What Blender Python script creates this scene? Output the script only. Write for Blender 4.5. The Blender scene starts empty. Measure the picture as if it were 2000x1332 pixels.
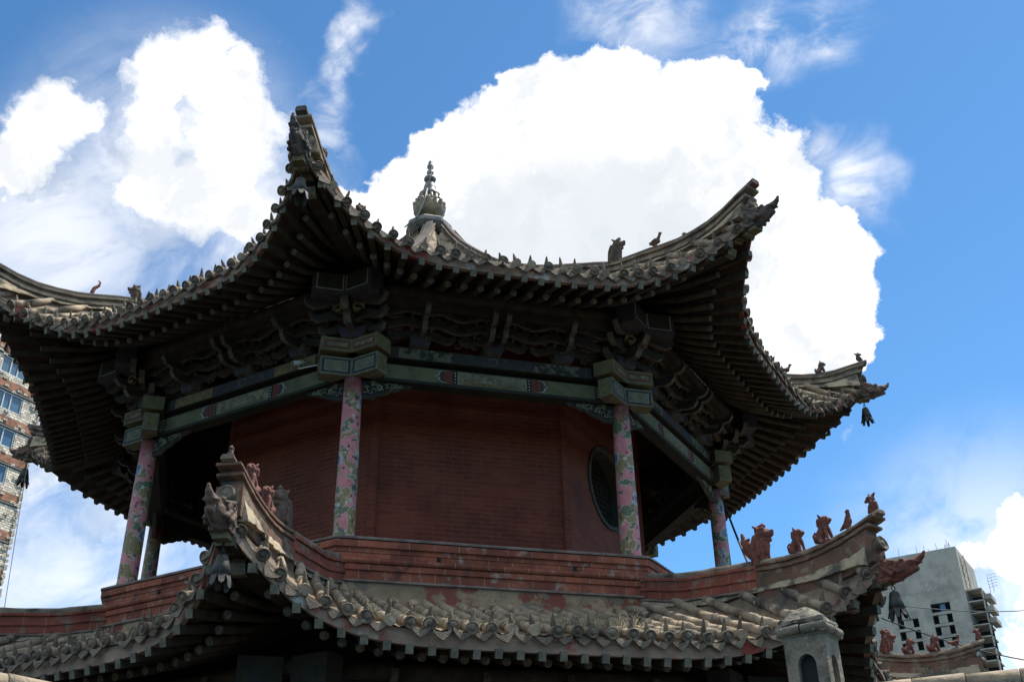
import bpy, bmesh, math, random
from mathutils import Vector, Matrix, noise as mnoise
random.seed(7)
rad = math.radians
scene = bpy.context.scene
COL = scene.collection

# ------------------------------------------------------------------ camera
cam_d = bpy.data.cameras.new('camera'); cam = bpy.data.objects.new('camera', cam_d); COL.objects.link(cam)
cam_d.sensor_width = 36.0; cam_d.lens = 36.0*2056.35/2000.0; cam_d.clip_start = 0.05; cam_d.clip_end = 5000
cam.matrix_world = Matrix.Translation((0, 0, 1.6)) @ Matrix.Rotation(math.pi/2+0.51527, 4, 'X') @ Matrix.Rotation(-0.020615, 4, 'Z')
scene.camera = cam
scene.view_settings.view_transform = 'Standard'; scene.view_settings.look = 'None'
scene.view_settings.exposure = 0.42; scene.view_settings.gamma = 1.0
scene.cycles.max_bounces = 6; scene.cycles.diffuse_bounces = 3; scene.cycles.use_denoising = True

# ------------------------------------------------------------------ sun
SUN_V = Vector((2.05, 1.15, 4.6)).normalized()
sl = bpy.data.lights.new('sun', 'SUN'); sl.energy = 5.0; sl.angle = rad(0.5); sl.color = (1.0, 0.95, 0.87)
sun = bpy.data.objects.new('sun', sl); COL.objects.link(sun)
sun.rotation_euler = SUN_V.to_track_quat('Z', 'Y').to_euler(); sun.location = (5, 8, 60)
SUN_EL = math.asin(SUN_V.z); SUN_AZ = math.atan2(SUN_V.x, SUN_V.y)

# ------------------------------------------------------------------ world: blue sky with cumulus
world = bpy.data.worlds.new('World'); scene.world = world; world.use_nodes = True
NT = world.node_tree; NT.nodes.clear()
class NB:
    """tiny node builder"""
    def __init__(s, nt): s.nt = nt
    def n(s, t, **k):
        o = s.nt.nodes.new(t)
        for a, v in k.items(): setattr(o, a, v)
        return o
    def put(s, sock, v):
        if hasattr(v, 'default_value') or isinstance(v, bpy.types.NodeSocket): s.nt.links.new(v, sock)
        else: sock.default_value = v
    def m(s, op, a, b=0.0, c=0.0, clamp=False):
        o = s.n('ShaderNodeMath', operation=op, use_clamp=clamp)
        s.put(o.inputs[0], a); s.put(o.inputs[1], b); s.put(o.inputs[2], c); return o.outputs[0]
    def v(s, op, a, b=(0, 0, 0)):
        o = s.n('ShaderNodeVectorMath', operation=op); s.put(o.inputs[0], a)
        if op == 'SCALE': s.put(o.inputs['Scale'], b)
        else: s.put(o.inputs[1], b)
        return o.outputs['Value'] if op in ('DISTANCE', 'LENGTH', 'DOT_PRODUCT') else o.outputs['Vector']
    def noise(s, vec, scale, detail=5.0, rough=0.55, col=False, dist=0.0):
        o = s.n('ShaderNodeTexNoise'); s.put(o.inputs['Vector'], vec)
        o.inputs['Scale'].default_value = scale; o.inputs['Detail'].default_value = detail
        o.inputs['Roughness'].default_value = rough; o.inputs['Distortion'].default_value = dist
        return o.outputs['Color' if col else 'Fac']
    def ramp(s, f, a, b, lo=0.0, hi=1.0, smooth=True):
        o = s.n('ShaderNodeMapRange'); o.interpolation_type = 'SMOOTHSTEP' if smooth else 'LINEAR'
        s.put(o.inputs[0], f)
        for k, v in zip((1, 2, 3, 4), (a, b, lo, hi)): o.inputs[k].default_value = v
        return o.outputs[0]
    def mix(s, f, a, b, mode='MIX'):
        o = s.n('ShaderNodeMix', data_type='RGBA', blend_type=mode); s.put(o.inputs['Factor'], f)
        for k, x in ((6, a), (7, b)):
            if isinstance(x, tuple) and len(x) == 3: x = (*x, 1.0)
            s.put(o.inputs[k], x)
        return o.outputs[2]

def sky_dir(u, v, P=0.51527, RO=0.020615, f=2056.35):
    """direction in the world of a place in the sky, measured from the photograph"""
    a, b = u-1000.0, 666.0-v
    px = math.cos(RO)*a + math.sin(RO)*b; py = -math.sin(RO)*a + math.cos(RO)*b
    c, s = math.cos(P), math.sin(P)
    return Vector((px/f, c - s*py/f, s + c*py/f)).normalized()
def build_sky():
    b = NB(NT)
    tc = b.n('ShaderNodeTexCoord').outputs['Generated']
    sky = b.n('ShaderNodeTexSky', sky_type='NISHITA'); sky.sun_disc = False
    sky.sun_elevation = SUN_EL; sky.sun_rotation = SUN_AZ; sky.altitude = 2200; sky.air_density = 1.0; sky.dust_density = 0.6; sky.ozone_density = 1.5
    d1 = b.v('SCALE', b.v('SUBTRACT', b.noise(tc, 9.0, 3.0, 0.5, True), (0.5, 0.5, 0.5)), 0.09)
    d2 = b.v('SCALE', b.v('SUBTRACT', b.noise(tc, 34.0, 6.0, 0.6, True), (0.5, 0.5, 0.5)), 0.042)
    wd = b.v('ADD', b.v('ADD', tc, d1), d2)
    def field(blobs, src):
        f = None
        for (x, y, r) in blobs:
            k = -1.0/(r/2056.0)
            q = b.m('MULTIPLY_ADD', b.v('DISTANCE', src, tuple(sky_dir(x, y))), k, 1.0)
            f = q if f is None else b.m('SMOOTH_MAX', f, q, 0.22)
        return f
    big = [(1200, 250, 180), (1060, 215, 130), (1370, 230, 135), (905, 330, 130), (790, 400, 115), (1100, 420, 240), (1390, 420, 210), (1570, 530, 150), (1630, 630, 115), (1500, 650, 160), (1000, 480, 200), (705, 420, 110), (1180, 150, 75), (1420, 190, 75), (1670, 660, 75), (1640, 470, 60), (1250, 640, 250)]
    left = [(330, 150, 92), (395, 105, 62), (410, 200, 95), (470, 165, 75), (300, 250, 95), (430, 290, 120), (290, 350, 85), (390, 390, 95), (500, 250, 75), (70, 240, 75), (130, 215, 62), (45, 310, 75), (20, 360, 50), (470, 420, 70)]
    br = [(2010, 1075, 105), (1950, 1100, 75), (2060, 1120, 120), (1990, 1290, 70), (2080, 1250, 110), (1885, 1100, 50)]
    nz = b.m('MULTIPLY', b.m('SUBTRACT', b.noise(wd, 16.0, 9.0, 0.62), 0.5), 0.62)
    f1 = b.m('ADD', field(big, wd), nz)
    f2 = b.m('ADD', field(left, wd), b.m('ADD', b.m('MULTIPLY', nz, 1.7), b.m('MULTIPLY', b.m('SUBTRACT', b.noise(wd, 7.0, 5.0, 0.6), 0.5), 0.9)))
    f3 = b.m('ADD', field(br, wd), b.m('MULTIPLY', nz, 1.2))
    m = b.m('MAXIMUM', b.m('MAXIMUM', b.ramp(f1, 0.06, 0.17), b.ramp(f2, -0.02, 0.52)), b.ramp(f3, 0.04, 0.32))
    # thin torn wisps
    st = b.n('ShaderNodeMapping'); st.vector_type = 'TEXTURE'; NT.links.new(tc, st.inputs[0]); st.inputs['Rotation'].default_value = (0.2, -0.6, 0.3); st.inputs['Scale'].default_value = (1.0, 0.6, 0.42)
    wn = b.noise(st.outputs[0], 7.0, 8.0, 0.60, dist=0.9)
    wf = field([(1500, 85, 130), (1600, 50, 120), (1400, 110, 90), (1250, 20, 170), (725, 35, 48), (700, 75, 55), (670, 115, 52), (645, 155, 55), (620, 195, 60), (540, 330, 90), (560, 180, 70), (545, 75, 40), (1680, 370, 120), (1600, 320, 70), (450, 500, 190), (120, 420, 160), (600, 180, 60), (620, 260, 90), (590, 330, 80), (1880, 995, 22), (1665, 830, 20)], wd)
    wm = b.m('MULTIPLY', b.ramp(wf, 0.0, 0.9), b.ramp(wn, 0.34, 0.78), clamp=True)
    hf = field([(150, 1080, 380), (60, 900, 260), (1985, 1200, 420), (100, 480, 300), (330, 330, 340), (520, 420, 200)], tc)
    hm = b.m('MULTIPLY', b.m('MULTIPLY', b.ramp(hf, 0.0, 0.9), 0.72), b.ramp(wn, 0.18, 0.62))
    # clouds added out of view to light the shaded fronts neutrally
    behind = b.ramp(b.v('DOT_PRODUCT', tc, (0.0, 0.87, 0.49)), 0.74, 0.55)
    bm = b.m('MULTIPLY', b.m('MULTIPLY', behind, b.ramp(b.v('DOT_PRODUCT', tc, (0, 0, 1)), 0.32, 0.5)), b.ramp(b.noise(wd, 2.6, 7.0, 0.55), 0.40, 0.55))
    m = b.m('MAXIMUM', m, b.m('MAXIMUM', wm, b.m('MAXIMUM', hm, bm)), clamp=True)
    bg1 = b.n('ShaderNodeBackground'); bg1.inputs['Strength'].default_value = 0.122
    tint = b.mix(1.0, sky.outputs[0], (0.66, 1.08, 1.26), 'MULTIPLY')
    NT.links.new(tint, bg1.inputs['Color'])
    # cloud light: bright tops, a bluish grey belly
    gf = field([(1130, 490, 260), (1000, 510, 210), (1330, 540, 210), (1220, 400, 150), (930, 460, 120)], wd)
    gm = b.m('MULTIPLY', b.ramp(gf, 0.0, 0.55), b.ramp(b.noise(wd, 6.0, 6.0, 0.55), 0.15, 0.6, 0.25, 1.0))
    rl = b.m('SUBTRACT', b.noise(wd, 8.0, 7.0, 0.60), b.noise(b.v('ADD', wd, (0.022, 0.0, 0.034)), 8.0, 7.0, 0.60))
    cc = b.mix(gm, (0.93, 0.93, 0.93), (0.635, 0.665, 0.705))
    cc = b.mix(b.m('MULTIPLY', b.ramp(rl, 0.0, 0.15), 0.75), cc, (0.595, 0.63, 0.675))
    bg2 = b.n('ShaderNodeBackground'); NT.links.new(cc, bg2.inputs['Color']); bg2.inputs['Strength'].default_value = 1.0
    ms = b.n('ShaderNodeMixShader'); NT.links.new(m, ms.inputs[0]); NT.links.new(bg1.outputs[0], ms.inputs[1]); NT.links.new(bg2.outputs[0], ms.inputs[2])
    out = b.n('ShaderNodeOutputWorld'); NT.links.new(ms.outputs[0], out.inputs[0])
build_sky()

# ------------------------------------------------------------------ mesh builder
def V3(x): return Vector(x)
class MB:
    def __init__(s): s.v = []; s.f = []; s.mi = []; s.sm = []; s.uv = {}
    def add(s, pts): 
        n = len(s.v); s.v.extend((p[0], p[1], p[2]) for p in pts); return n
    def face(s, idx, mi=0, sm=False, uv=None):
        if uv is not None: s.uv[len(s.f)] = uv
        s.f.append(tuple(idx)); s.mi.append(mi); s.sm.append(sm)
    def quad(s, pts, mi=0, uv=None, sm=False):
        n = s.add(pts); s.face(range(n, n+len(pts)), mi, sm, uv)
    def box(s, c, a, b, d, mi=0, taper=1.0, mis=None):
        """c centre, a b d half vectors; the +d end is scaled by taper"""
        c, a, b, d = V3(c), V3(a), V3(b), V3(d)
        if a.cross(b).dot(d) < 0: a = -a
        P = [c-a-b-d, c+a-b-d, c+a+b-d, c-a+b-d, c+(-a-b)*taper+d, c+(a-b)*taper+d, c+(a+b)*taper+d, c+(-a+b)*taper+d]
        n = s.add(P); la, lb, ld = 2*a.length, 2*b.length, 2*d.length
        for k, (q, (w, h)) in enumerate(zip(((3, 2, 1, 0), (4, 5, 6, 7), (0, 1, 5, 4), (1, 2, 6, 5), (2, 3, 7, 6), (3, 0, 4, 7)), ((la, lb), (la, lb), (la, ld), (lb, ld), (la, ld), (lb, ld)))):
            s.face([n+i for i in q], mis[k] if mis else mi, False, [(-w/2, -h/2), (w/2, -h/2), (w/2, h/2), (-w/2, h/2)])
    def abox(s, x0, x1, y0, y1, z0, z1, mi=0):
        s.box(((x0+x1)/2, (y0+y1)/2, (z0+z1)/2), ((x1-x0)/2, 0, 0), (0, (y1-y0)/2, 0), (0, 0, (z1-z0)/2), mi)
    def tube(s, path, radii, n=8, mi=0, sm=True, caps=True, up=(0, 0, 1), flat=1.0):
        path = [V3(p) for p in path]; k = len(path); base = len(s.v)
        if not hasattr(radii, '__len__'): radii = [radii]*k
        for i, p in enumerate(path):
            j = i
            while j+1 < k and (path[j+1]-path[i]).length < 1e-6: j += 1
            a = path[max(0, i-1)]; bb = path[min(k-1, j+1)]
            t = (bb-a)
            if t.length < 1e-9: t = path[-1]-path[0]
            t.normalize(); u = V3(up); x = t.cross(u)
            if x.length < 1e-4: x = t.cross(V3((1, 0, 0)))
            x.normalize(); y = x.cross(t)
            for q in range(n):
                an = 2*math.pi*q/n
                s.v.append(tuple(p + x*(radii[i]*math.cos(an)) + y*(radii[i]*flat*math.sin(an))))
        for i in range(k-1):
            for q in range(n):
                s.face((base+i*n+q, base+i*n+(q+1) % n, base+(i+1)*n+(q+1) % n, base+(i+1)*n+q), mi, sm)
        if caps:
            s.face([base+q for q in range(n)][::-1], mi); s.face([base+(k-1)*n+q for q in range(n)], mi)
    def lathe(s, c, axis, prof, n=16, mi=0, sm=True, ref=(0.123, 0.3, 0.9), lobes=0, lob=0.0):
        """prof: (radius, height along axis)"""
        c = V3(c); ax = V3(axis).normalized(); x = ax.cross(V3(ref)).normalized(); y = ax.cross(x); base = len(s.v); k = len(prof)
        for (r, h) in prof:
            for q in range(n):
                an = 2*math.pi*q/n; rr = r*(1+lob*math.cos(lobes*an)) if lobes else r
                s.v.append(tuple(c + ax*h + x*(rr*math.cos(an)) + y*(rr*math.sin(an))))
        for i in range(k-1):
            for q in range(n):
                s.face((base+i*n+q, base+i*n+(q+1) % n, base+(i+1)*n+(q+1) % n, base+(i+1)*n+q), mi, sm)
        s.face([base+q for q in range(n)][::-1], mi); s.face([base+(k-1)*n+q for q in range(n)], mi)
    def capsule(s, p, r0, q, r1, n=10, mi=0):
        p, q = V3(p), V3(q); d = q-p; L = max(d.length, 1e-5); pr = []
        for i in range(5): a = math.pi/2*(i/4-1); pr.append((max(r0*math.cos(a), 1e-4), r0*math.sin(a)))
        for i in range(5): a = math.pi/2*i/4; pr.append((max(r1*math.cos(a), 1e-4), L+r1*math.sin(a)))
        s.lathe(p, d if d.length > 1e-5 else (0, 0, 1), pr, n, mi)
    def prism(s, poly, o, u, w, nrm, th, mi=0, edge=None, sm=False):
        """polygon (list of 2d) in plane o + u*a + w*b, extruded by th along nrm (both sides th/2)"""
        o, u, w, nrm = V3(o), V3(u), V3(w), V3(nrm); k = len(poly)
        A = s.add([o+u*a+w*b+nrm*(th/2) for a, b in poly]); B = s.add([o+u*a+w*b-nrm*(th/2) for a, b in poly])
        flip = u.cross(w).dot(nrm) < 0
        area = sum(poly[i][0]*poly[(i+1) % k][1]-poly[(i+1) % k][0]*poly[i][1] for i in range(k))
        if area < 0: flip = not flip
        f1 = [A+i for i in range(k)]; f2 = [B+i for i in range(k)][::-1]
        uv = [(a, b) for a, b in poly]
        if flip: f1, f2 = f1[::-1], f2[::-1]
        s.face(f1, mi, False, uv if not flip else uv[::-1]); s.face(f2, mi, False, uv[::-1] if not flip else uv)
        for i in range(k):
            j = (i+1) % k; q = (A+i, B+i, B+j, A+j)
            s.face(q if not flip else q[::-1], mi if edge is None else edge, sm)
    def ribbon(s, pts, wid, o, u, w, nrm, th, mi=0, edge=None):
        """2d centreline with widths -> curved plate"""
        L, Rr = [], []
        for i, (a, b) in enumerate(pts):
            p0 = pts[max(0, i-1)]; p1 = pts[min(len(pts)-1, i+1)]
            tx, ty = p1[0]-p0[0], p1[1]-p0[1]; l = math.hypot(tx, ty) or 1; hw = (wid[i] if hasattr(wid, '__len__') else wid)/2
            L.append((a-ty/l*hw, b+tx/l*hw)); Rr.append((a+ty/l*hw, b-tx/l*hw))
        o, u, w, nrm = V3(o), V3(u), V3(w), V3(nrm); k = len(pts)
        def P(q, sg): return o+u*q[0]+w*q[1]+nrm*(sg*th/2)
        n0 = s.add([P(q, 1) for q in L]); n1 = s.add([P(q, 1) for q in Rr]); n2 = s.add([P(q, -1) for q in L]); n3 = s.add([P(q, -1) for q in Rr])
        e = mi if edge is None else edge
        for i in range(k-1):
            s.face((n1+i, n1+i+1, n0+i+1, n0+i), mi); s.face((n2+i, n2+i+1, n3+i+1, n3+i), mi)
            s.face((n0+i, n0+i+1, n2+i+1, n2+i), e); s.face((n3+i, n3+i+1, n1+i+1, n1+i), e)
        s.face((n0, n2, n3, n1), e); s.face((n0+k-1, n1+k-1, n3+k-1, n2+k-1), e)
    def sweep(s, path, sides, prof, mi=0, sm=False, caps=True, ups=None):
        """prof: (side, up) list, closed; sides = side vector per path point"""
        base = len(s.v); k = len(prof); L = 0.0; Ls = []
        for i, p in enumerate(path):
            if i: L += (V3(p)-V3(path[i-1])).length
            Ls.append(L); u = V3((0, 0, 1)) if ups is None else ups[i]
            for (a, b) in prof: s.v.append(tuple(V3(p)+V3(sides[i])*a+u*b))
        pl = [0.0]
        for i in range(k): pl.append(pl[-1]+math.hypot(prof[(i+1) % k][0]-prof[i][0], prof[(i+1) % k][1]-prof[i][1]))
        for i in range(len(path)-1):
            for q in range(k):
                r = (q+1) % k
                s.face((base+i*k+q, base+i*k+r, base+(i+1)*k+r, base+(i+1)*k+q), mi, sm, [(Ls[i], pl[q]), (Ls[i], pl[q+1]), (Ls[i+1], pl[q+1]), (Ls[i+1], pl[q])])
        if caps:
            s.face([base+q for q in range(k)][::-1], mi); s.face([base+(len(path)-1)*k+q for q in range(k)], mi)
    def mesh(s, name, mats):
        me = bpy.data.meshes.new(name); me.from_pydata(s.v, [], s.f)
        for m in (mats if isinstance(mats, (list, tuple)) else [mats]): me.materials.append(m)
        me.polygons.foreach_set('material_index', s.mi); me.polygons.foreach_set('use_smooth', s.sm)
        if s.uv:
            ul = me.uv_layers.new(name='UVMap'); 
            for fi, uv in s.uv.items():
                p = me.polygons[fi]
                for k, li in enumerate(p.loop_indices): ul.data[li].uv = uv[k]
        bm = bmesh.new(); bm.from_mesh(me); bmesh.ops.recalc_face_normals(bm, faces=bm.faces); bm.to_mesh(me); bm.free()
        me.update(); return me
    def build(s, name, mats, parent=None, loc=None, bevel=0.0, remesh=0.0):
        o = bpy.data.objects.new(name, s.mesh(name, mats)); COL.objects.link(o)
        if parent: o.parent = parent
        if loc: o.location = loc
        if remesh:
            r = o.modifiers.new('union', 'REMESH'); r.mode = 'VOXEL'; r.voxel_size = remesh; r.use_smooth_shade = True
        if bevel:
            m = o.modifiers.new('edge', 'BEVEL'); m.width = bevel; m.segments = 2; m.limit_method = 'ANGLE'; m.angle_limit = rad(40)
        return o
def tag(o, label=None, cat=None, group=None, kind=None):
    for k, v in (('label', label), ('category', cat), ('group', group), ('kind', kind)):
        if v: o[k] = v
    return o
def empty(name, loc, rz=0.0, parent=None):
    o = bpy.data.objects.new(name, None); COL.objects.link(o); o.location = loc; o.rotation_euler = (0, 0, rz)
    o.empty_display_size = 0.2
    if parent: o.parent = parent
    return o
def copy_tree(o, parent=None):
    c = o.copy(); COL.objects.link(c)
    if parent: c.parent = parent
    for ch in list(o.children): copy_tree(ch, c)
    return c

# ------------------------------------------------------------------ materials
def mk(name, c1, c2, scale=4.0, rough=0.85, bump=0.0, bscale=40.0, c3=None, s3=3.0, t3=(0.55, 0.65), brick=None, metal=0.0, spec=0.3, lo=0.35, hi=0.65, obj=False, c4=None, s4=8.0, t4=(0.6, 0.66)):
    m = bpy.data.materials.new(name); m.use_nodes = True; nt = m.node_tree; nt.nodes.clear(); b = NB(nt)
    pos = b.n('ShaderNodeTexCoord').outputs['Object'] if obj else b.n('ShaderNodeNewGeometry').outputs['Position']
    col = b.mix(b.ramp(b.noise(pos, scale, 6.0, 0.6), lo, hi), c1, c2)
    h = None
    if brick:
        uv = b.n('ShaderNodeTexCoord').outputs['UV']
        bt = b.n('ShaderNodeTexBrick'); nt.links.new(b.v('ADD', uv, b.v('SCALE', b.v('SUBTRACT', b.noise(pos, 7.0, 3.0, 0.5, True), (0.5, 0.5, 0.5)), 0.022)), bt.inputs['Vector'])
        bw, bh, mo, mc, var = brick
        bt.inputs['Scale'].default_value = 1.0; bt.inputs['Brick Width'].default_value = bw; bt.inputs['Row Height'].default_value = bh
        bt.inputs['Mortar Size'].default_value = mo; bt.inputs['Mortar Smooth'].default_value = 0.3
        bt.inputs['Color1'].default_value = (1-var, 1-var, 1-var, 1); bt.inputs['Color2'].default_value = (1+var, 1+var, 1+var, 1); bt.inputs['Mortar'].default_value = (1, 1, 1, 1)
        col = b.mix(1.0, col, bt.outputs['Color'], 'MULTIPLY')
        mf = b.m('MULTIPLY', bt.outputs['Fac'], b.ramp(b.noise(pos, 2.3, 4.0), 0.3, 0.6, 0.35, 1.0))
        col = b.mix(mf, col, mc); h = b.m('MULTIPLY', bt.outputs['Fac'], -1.0)
    if c3: col = b.mix(b.ramp(b.noise(pos, s3, 7.0, 0.65), *t3), col, c3)
    if c4: col = b.mix(b.ramp(b.noise(b.v('ADD', pos, (5.3, 2.1, 9.7)), s4, 6.0, 0.6), *t4), col, c4)
    p = b.n('ShaderNodeBsdfPrincipled'); nt.links.new(col, p.inputs['Base Color']); p.inputs['Roughness'].default_value = rough
    p.inputs['Metallic'].default_value = metal; p.inputs['Specular IOR Level'].default_value = spec
    if bump:
        bp = b.n('ShaderNodeBump'); bp.inputs['Strength'].default_value = min(1.0, bump); bp.inputs['Distance'].default_value = 0.02
        nz = b.noise(pos, bscale, 5.0, 0.6); hh = nz if h is None else b.m('ADD', b.m('MULTIPLY', nz, 0.5), h)
        nt.links.new(hh, bp.inputs['Height']); nt.links.new(bp.outputs[0], p.inputs['Normal'])
    o = b.n('ShaderNodeOutputMaterial'); nt.links.new(p.outputs[0], o.inputs[0]); return m
M = {}
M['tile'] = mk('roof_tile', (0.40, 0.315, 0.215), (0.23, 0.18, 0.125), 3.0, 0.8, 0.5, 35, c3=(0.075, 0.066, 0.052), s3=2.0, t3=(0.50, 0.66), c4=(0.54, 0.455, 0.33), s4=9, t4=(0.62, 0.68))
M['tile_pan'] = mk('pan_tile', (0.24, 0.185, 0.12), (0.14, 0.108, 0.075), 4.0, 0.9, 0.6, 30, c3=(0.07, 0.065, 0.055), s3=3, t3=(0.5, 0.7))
M['tile_dark'] = mk('end_tile', (0.175, 0.14, 0.098), (0.085, 0.07, 0.052), 7.0, 0.75, 0.5, 60, c3=(0.33, 0.29, 0.23), s3=6, t3=(0.6, 0.72))
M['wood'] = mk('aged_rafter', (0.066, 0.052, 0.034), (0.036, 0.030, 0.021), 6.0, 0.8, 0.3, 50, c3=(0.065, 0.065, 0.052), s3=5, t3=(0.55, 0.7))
M['rafter_end'] = mk('rafter_end_paint', (0.185, 0.168, 0.118), (0.10, 0.098, 0.072), 14.0, 0.8, 0.2, 60)
M['round_end'] = mk('round_rafter_end_paint', (0.20, 0.18, 0.09), (0.06, 0.07, 0.11), 30.0, 0.8)
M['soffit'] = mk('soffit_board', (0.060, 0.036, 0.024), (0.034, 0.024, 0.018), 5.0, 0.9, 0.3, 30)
M['fascia'] = mk('eave_board_paint', (0.31, 0.225, 0.16), (0.20, 0.14, 0.10), 3.0, 0.8, 0.3, 40, c3=(0.26, 0.055, 0.04), s3=2.3, t3=(0.53, 0.66), c4=(0.42, 0.40, 0.36), s4=2.0, t4=(0.58, 0.68))
M['ridge'] = mk('ridge_course', (0.29, 0.235, 0.165), (0.15, 0.122, 0.09), 4.0, 0.9, 0.5, 35, c3=(0.065, 0.058, 0.05), s3=3, t3=(0.52, 0.66))
M['ridge_dark'] = mk('ridge_end', (0.12, 0.10, 0.085), (0.07, 0.062, 0.055), 5.0, 0.9, 0.5, 40, c3=(0.16, 0.07, 0.05), s3=4, t3=(0.55, 0.66))
M['plaster'] = mk('lime_plaster', (0.44, 0.36, 0.24), (0.29, 0.235, 0.155), 3.2, 0.95, 1.0, 22, c3=(0.11, 0.095, 0.075), s3=3.2, t3=(0.47, 0.60), c4=(0.20, 0.17, 0.12), s4=16, t4=(0.62, 0.7))
M['plaster_low'] = mk('worn_plaster', (0.32, 0.235, 0.145), (0.21, 0.158, 0.10), 3.4, 0.95, 0.7, 18, c3=(0.19, 0.065, 0.042), s3=2.6, t3=(0.53, 0.60), c4=(0.165, 0.135, 0.10), s4=2.6, t4=(0.57, 0.59))
M['brick_wall'] = mk('red_painted_brick', (0.205, 0.048, 0.025), (0.145, 0.035, 0.020), 1.4, 0.85, 0.35, 60, brick=(0.27, 0.066, 0.007, (0.215, 0.075, 0.046), 0.14), c4=(0.10, 0.028, 0.02), s4=1.1, t4=(0.52, 0.75), c3=(0.26, 0.12, 0.085), s3=9, t3=(0.69, 0.74))
M['brick_par'] = mk('red_parapet_brick', (0.30, 0.090, 0.048), (0.185, 0.056, 0.034), 3.6, 0.85, 0.45, 50, brick=(0.30, 0.5, 0.004, (0.33, 0.24, 0.17), 0.22), c3=(0.29, 0.23, 0.185), s3=5.5, t3=(0.55, 0.68), c4=(0.11, 0.045, 0.034), s4=4, t4=(0.54, 0.68))
M['brick_ridge'] = mk('red_ridge_brick', (0.31, 0.09, 0.055), (0.20, 0.06, 0.04), 3.0, 0.85, 0.45, 50, brick=(0.28, 0.5, 0.005, (0.30, 0.22, 0.17), 0.15), c3=(0.23, 0.18, 0.13), s3=4, t3=(0.55, 0.68))
M['coping'] = mk('mortar_coping', (0.25, 0.20, 0.165), (0.15, 0.115, 0.095), 5.0, 0.95, 0.5, 30, c3=(0.28, 0.09, 0.06), s3=4, t3=(0.62, 0.7))
M['ridge_worn'] = mk('worn_red_ridge', (0.20, 0.105, 0.07), (0.13, 0.08, 0.055), 5.0, 0.9, 0.5, 35, c3=(0.25, 0.195, 0.13), s3=4, t3=(0.50, 0.64), c4=(0.075, 0.06, 0.048), s4=3, t4=(0.56, 0.68))
M['dark_timber'] = mk('eave_shade_timber', (0.035, 0.03, 0.022), (0.02, 0.018, 0.014), 3.0, 0.9)  # colour darkened to carry the deep shade under the lower eave
M['terra'] = mk('terracotta', (0.23, 0.080, 0.052), (0.135, 0.050, 0.038), 14.0, 0.75, 0.7, 70, c3=(0.085, 0.05, 0.042), s3=20, t3=(0.52, 0.64), c4=(0.27, 0.19, 0.13), s4=18, t4=(0.64, 0.70))
M['terra_gray'] = mk('weathered_terracotta', (0.155, 0.105, 0.075), (0.085, 0.066, 0.052), 12.0, 0.85, 0.5, 60, c3=(0.22, 0.085, 0.055), s3=14, t3=(0.55, 0.66))
M['green'] = mk('green_beam_paint', (0.158, 0.140, 0.068), (0.105, 0.096, 0.050), 5.0, 0.7, 0.15, 50, c3=(0.17, 0.16, 0.09), s3=9, t3=(0.58, 0.7))
M['green_dk'] = mk('dark_green_paint', (0.036, 0.038, 0.026), (0.024, 0.026, 0.018), 6.0, 0.8)
M['blue'] = mk('blue_paint', (0.048, 0.044, 0.056), (0.040, 0.034, 0.032), 7.0, 0.75, c3=(0.10, 0.09, 0.07), s3=9, t3=(0.55, 0.68))
M['pale'] = mk('pale_blue_panel', (0.19, 0.18, 0.11), (0.125, 0.12, 0.075), 9.0, 0.75, c3=(0.08, 0.09, 0.06), s3=26, t3=(0.60, 0.66))
M['gold'] = mk('gilt_ornament', (0.22, 0.15, 0.05), (0.11, 0.085, 0.045), 18.0, 0.6, c3=(0.09, 0.06, 0.03), s3=22, t3=(0.55, 0.62))
M['ochre'] = mk('painted_scene', (0.24, 0.21, 0.13), (0.12, 0.11, 0.08), 12.0, 0.75, c3=(0.16, 0.055, 0.03), s3=16, t3=(0.57, 0.63), c4=(0.34, 0.31, 0.22), s4=24, t4=(0.6, 0.66))
M['redp'] = mk('red_beam_paint', (0.17, 0.045, 0.03), (0.12, 0.035, 0.025), 8.0, 0.75)
M['white'] = mk('white_line_paint', (0.36, 0.34, 0.29), (0.24, 0.22, 0.19), 10.0, 0.8)
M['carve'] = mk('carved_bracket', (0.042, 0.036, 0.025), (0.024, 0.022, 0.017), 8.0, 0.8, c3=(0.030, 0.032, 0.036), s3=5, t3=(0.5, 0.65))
M['carve_edge'] = mk('bracket_edge_paint', (0.135, 0.118, 0.088), (0.06, 0.056, 0.046), 10.0, 0.8)
M['black'] = mk('black_ground_and_shade', (0.012, 0.012, 0.011), (0.02, 0.019, 0.017), 8.0, 0.9)  # black paint ground, reused as shade in the holes and round window
M['ink'] = mk('landscape_panel', (0.125, 0.115, 0.08), (0.03, 0.034, 0.028), 9.0, 0.8, lo=0.45, hi=0.52)
M['bronze'] = mk('dark_bell_iron', (0.06, 0.062, 0.055), (0.03, 0.032, 0.03), 14.0, 0.55, metal=0.4)
M['bell_gray'] = mk('grey_bell_iron', (0.075, 0.073, 0.066), (0.042, 0.042, 0.038), 14.0, 0.55, metal=0.3)
M['stone'] = mk('grey_brick_stone', (0.24, 0.21, 0.155), (0.15, 0.132, 0.10), 7.0, 0.9, 0.8, 40, c3=(0.075, 0.068, 0.055), s3=6, t3=(0.50, 0.66), c4=(0.33, 0.30, 0.235), s4=11, t4=(0.62, 0.68))
M['stone_dk'] = mk('dark_window_stone', (0.085, 0.078, 0.06), (0.06, 0.055, 0.044), 6.0, 0.9)
M['lattice'] = mk('dark_lattice', (0.035, 0.032, 0.026), (0.024, 0.022, 0.018), 6.0, 0.9)
M['cap_stone'] = mk('lichen_stone', (0.28, 0.25, 0.19), (0.13, 0.118, 0.095), 10.0, 0.95, 1.0, 30, c3=(0.05, 0.047, 0.04), s3=11, t3=(0.48, 0.62))
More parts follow.
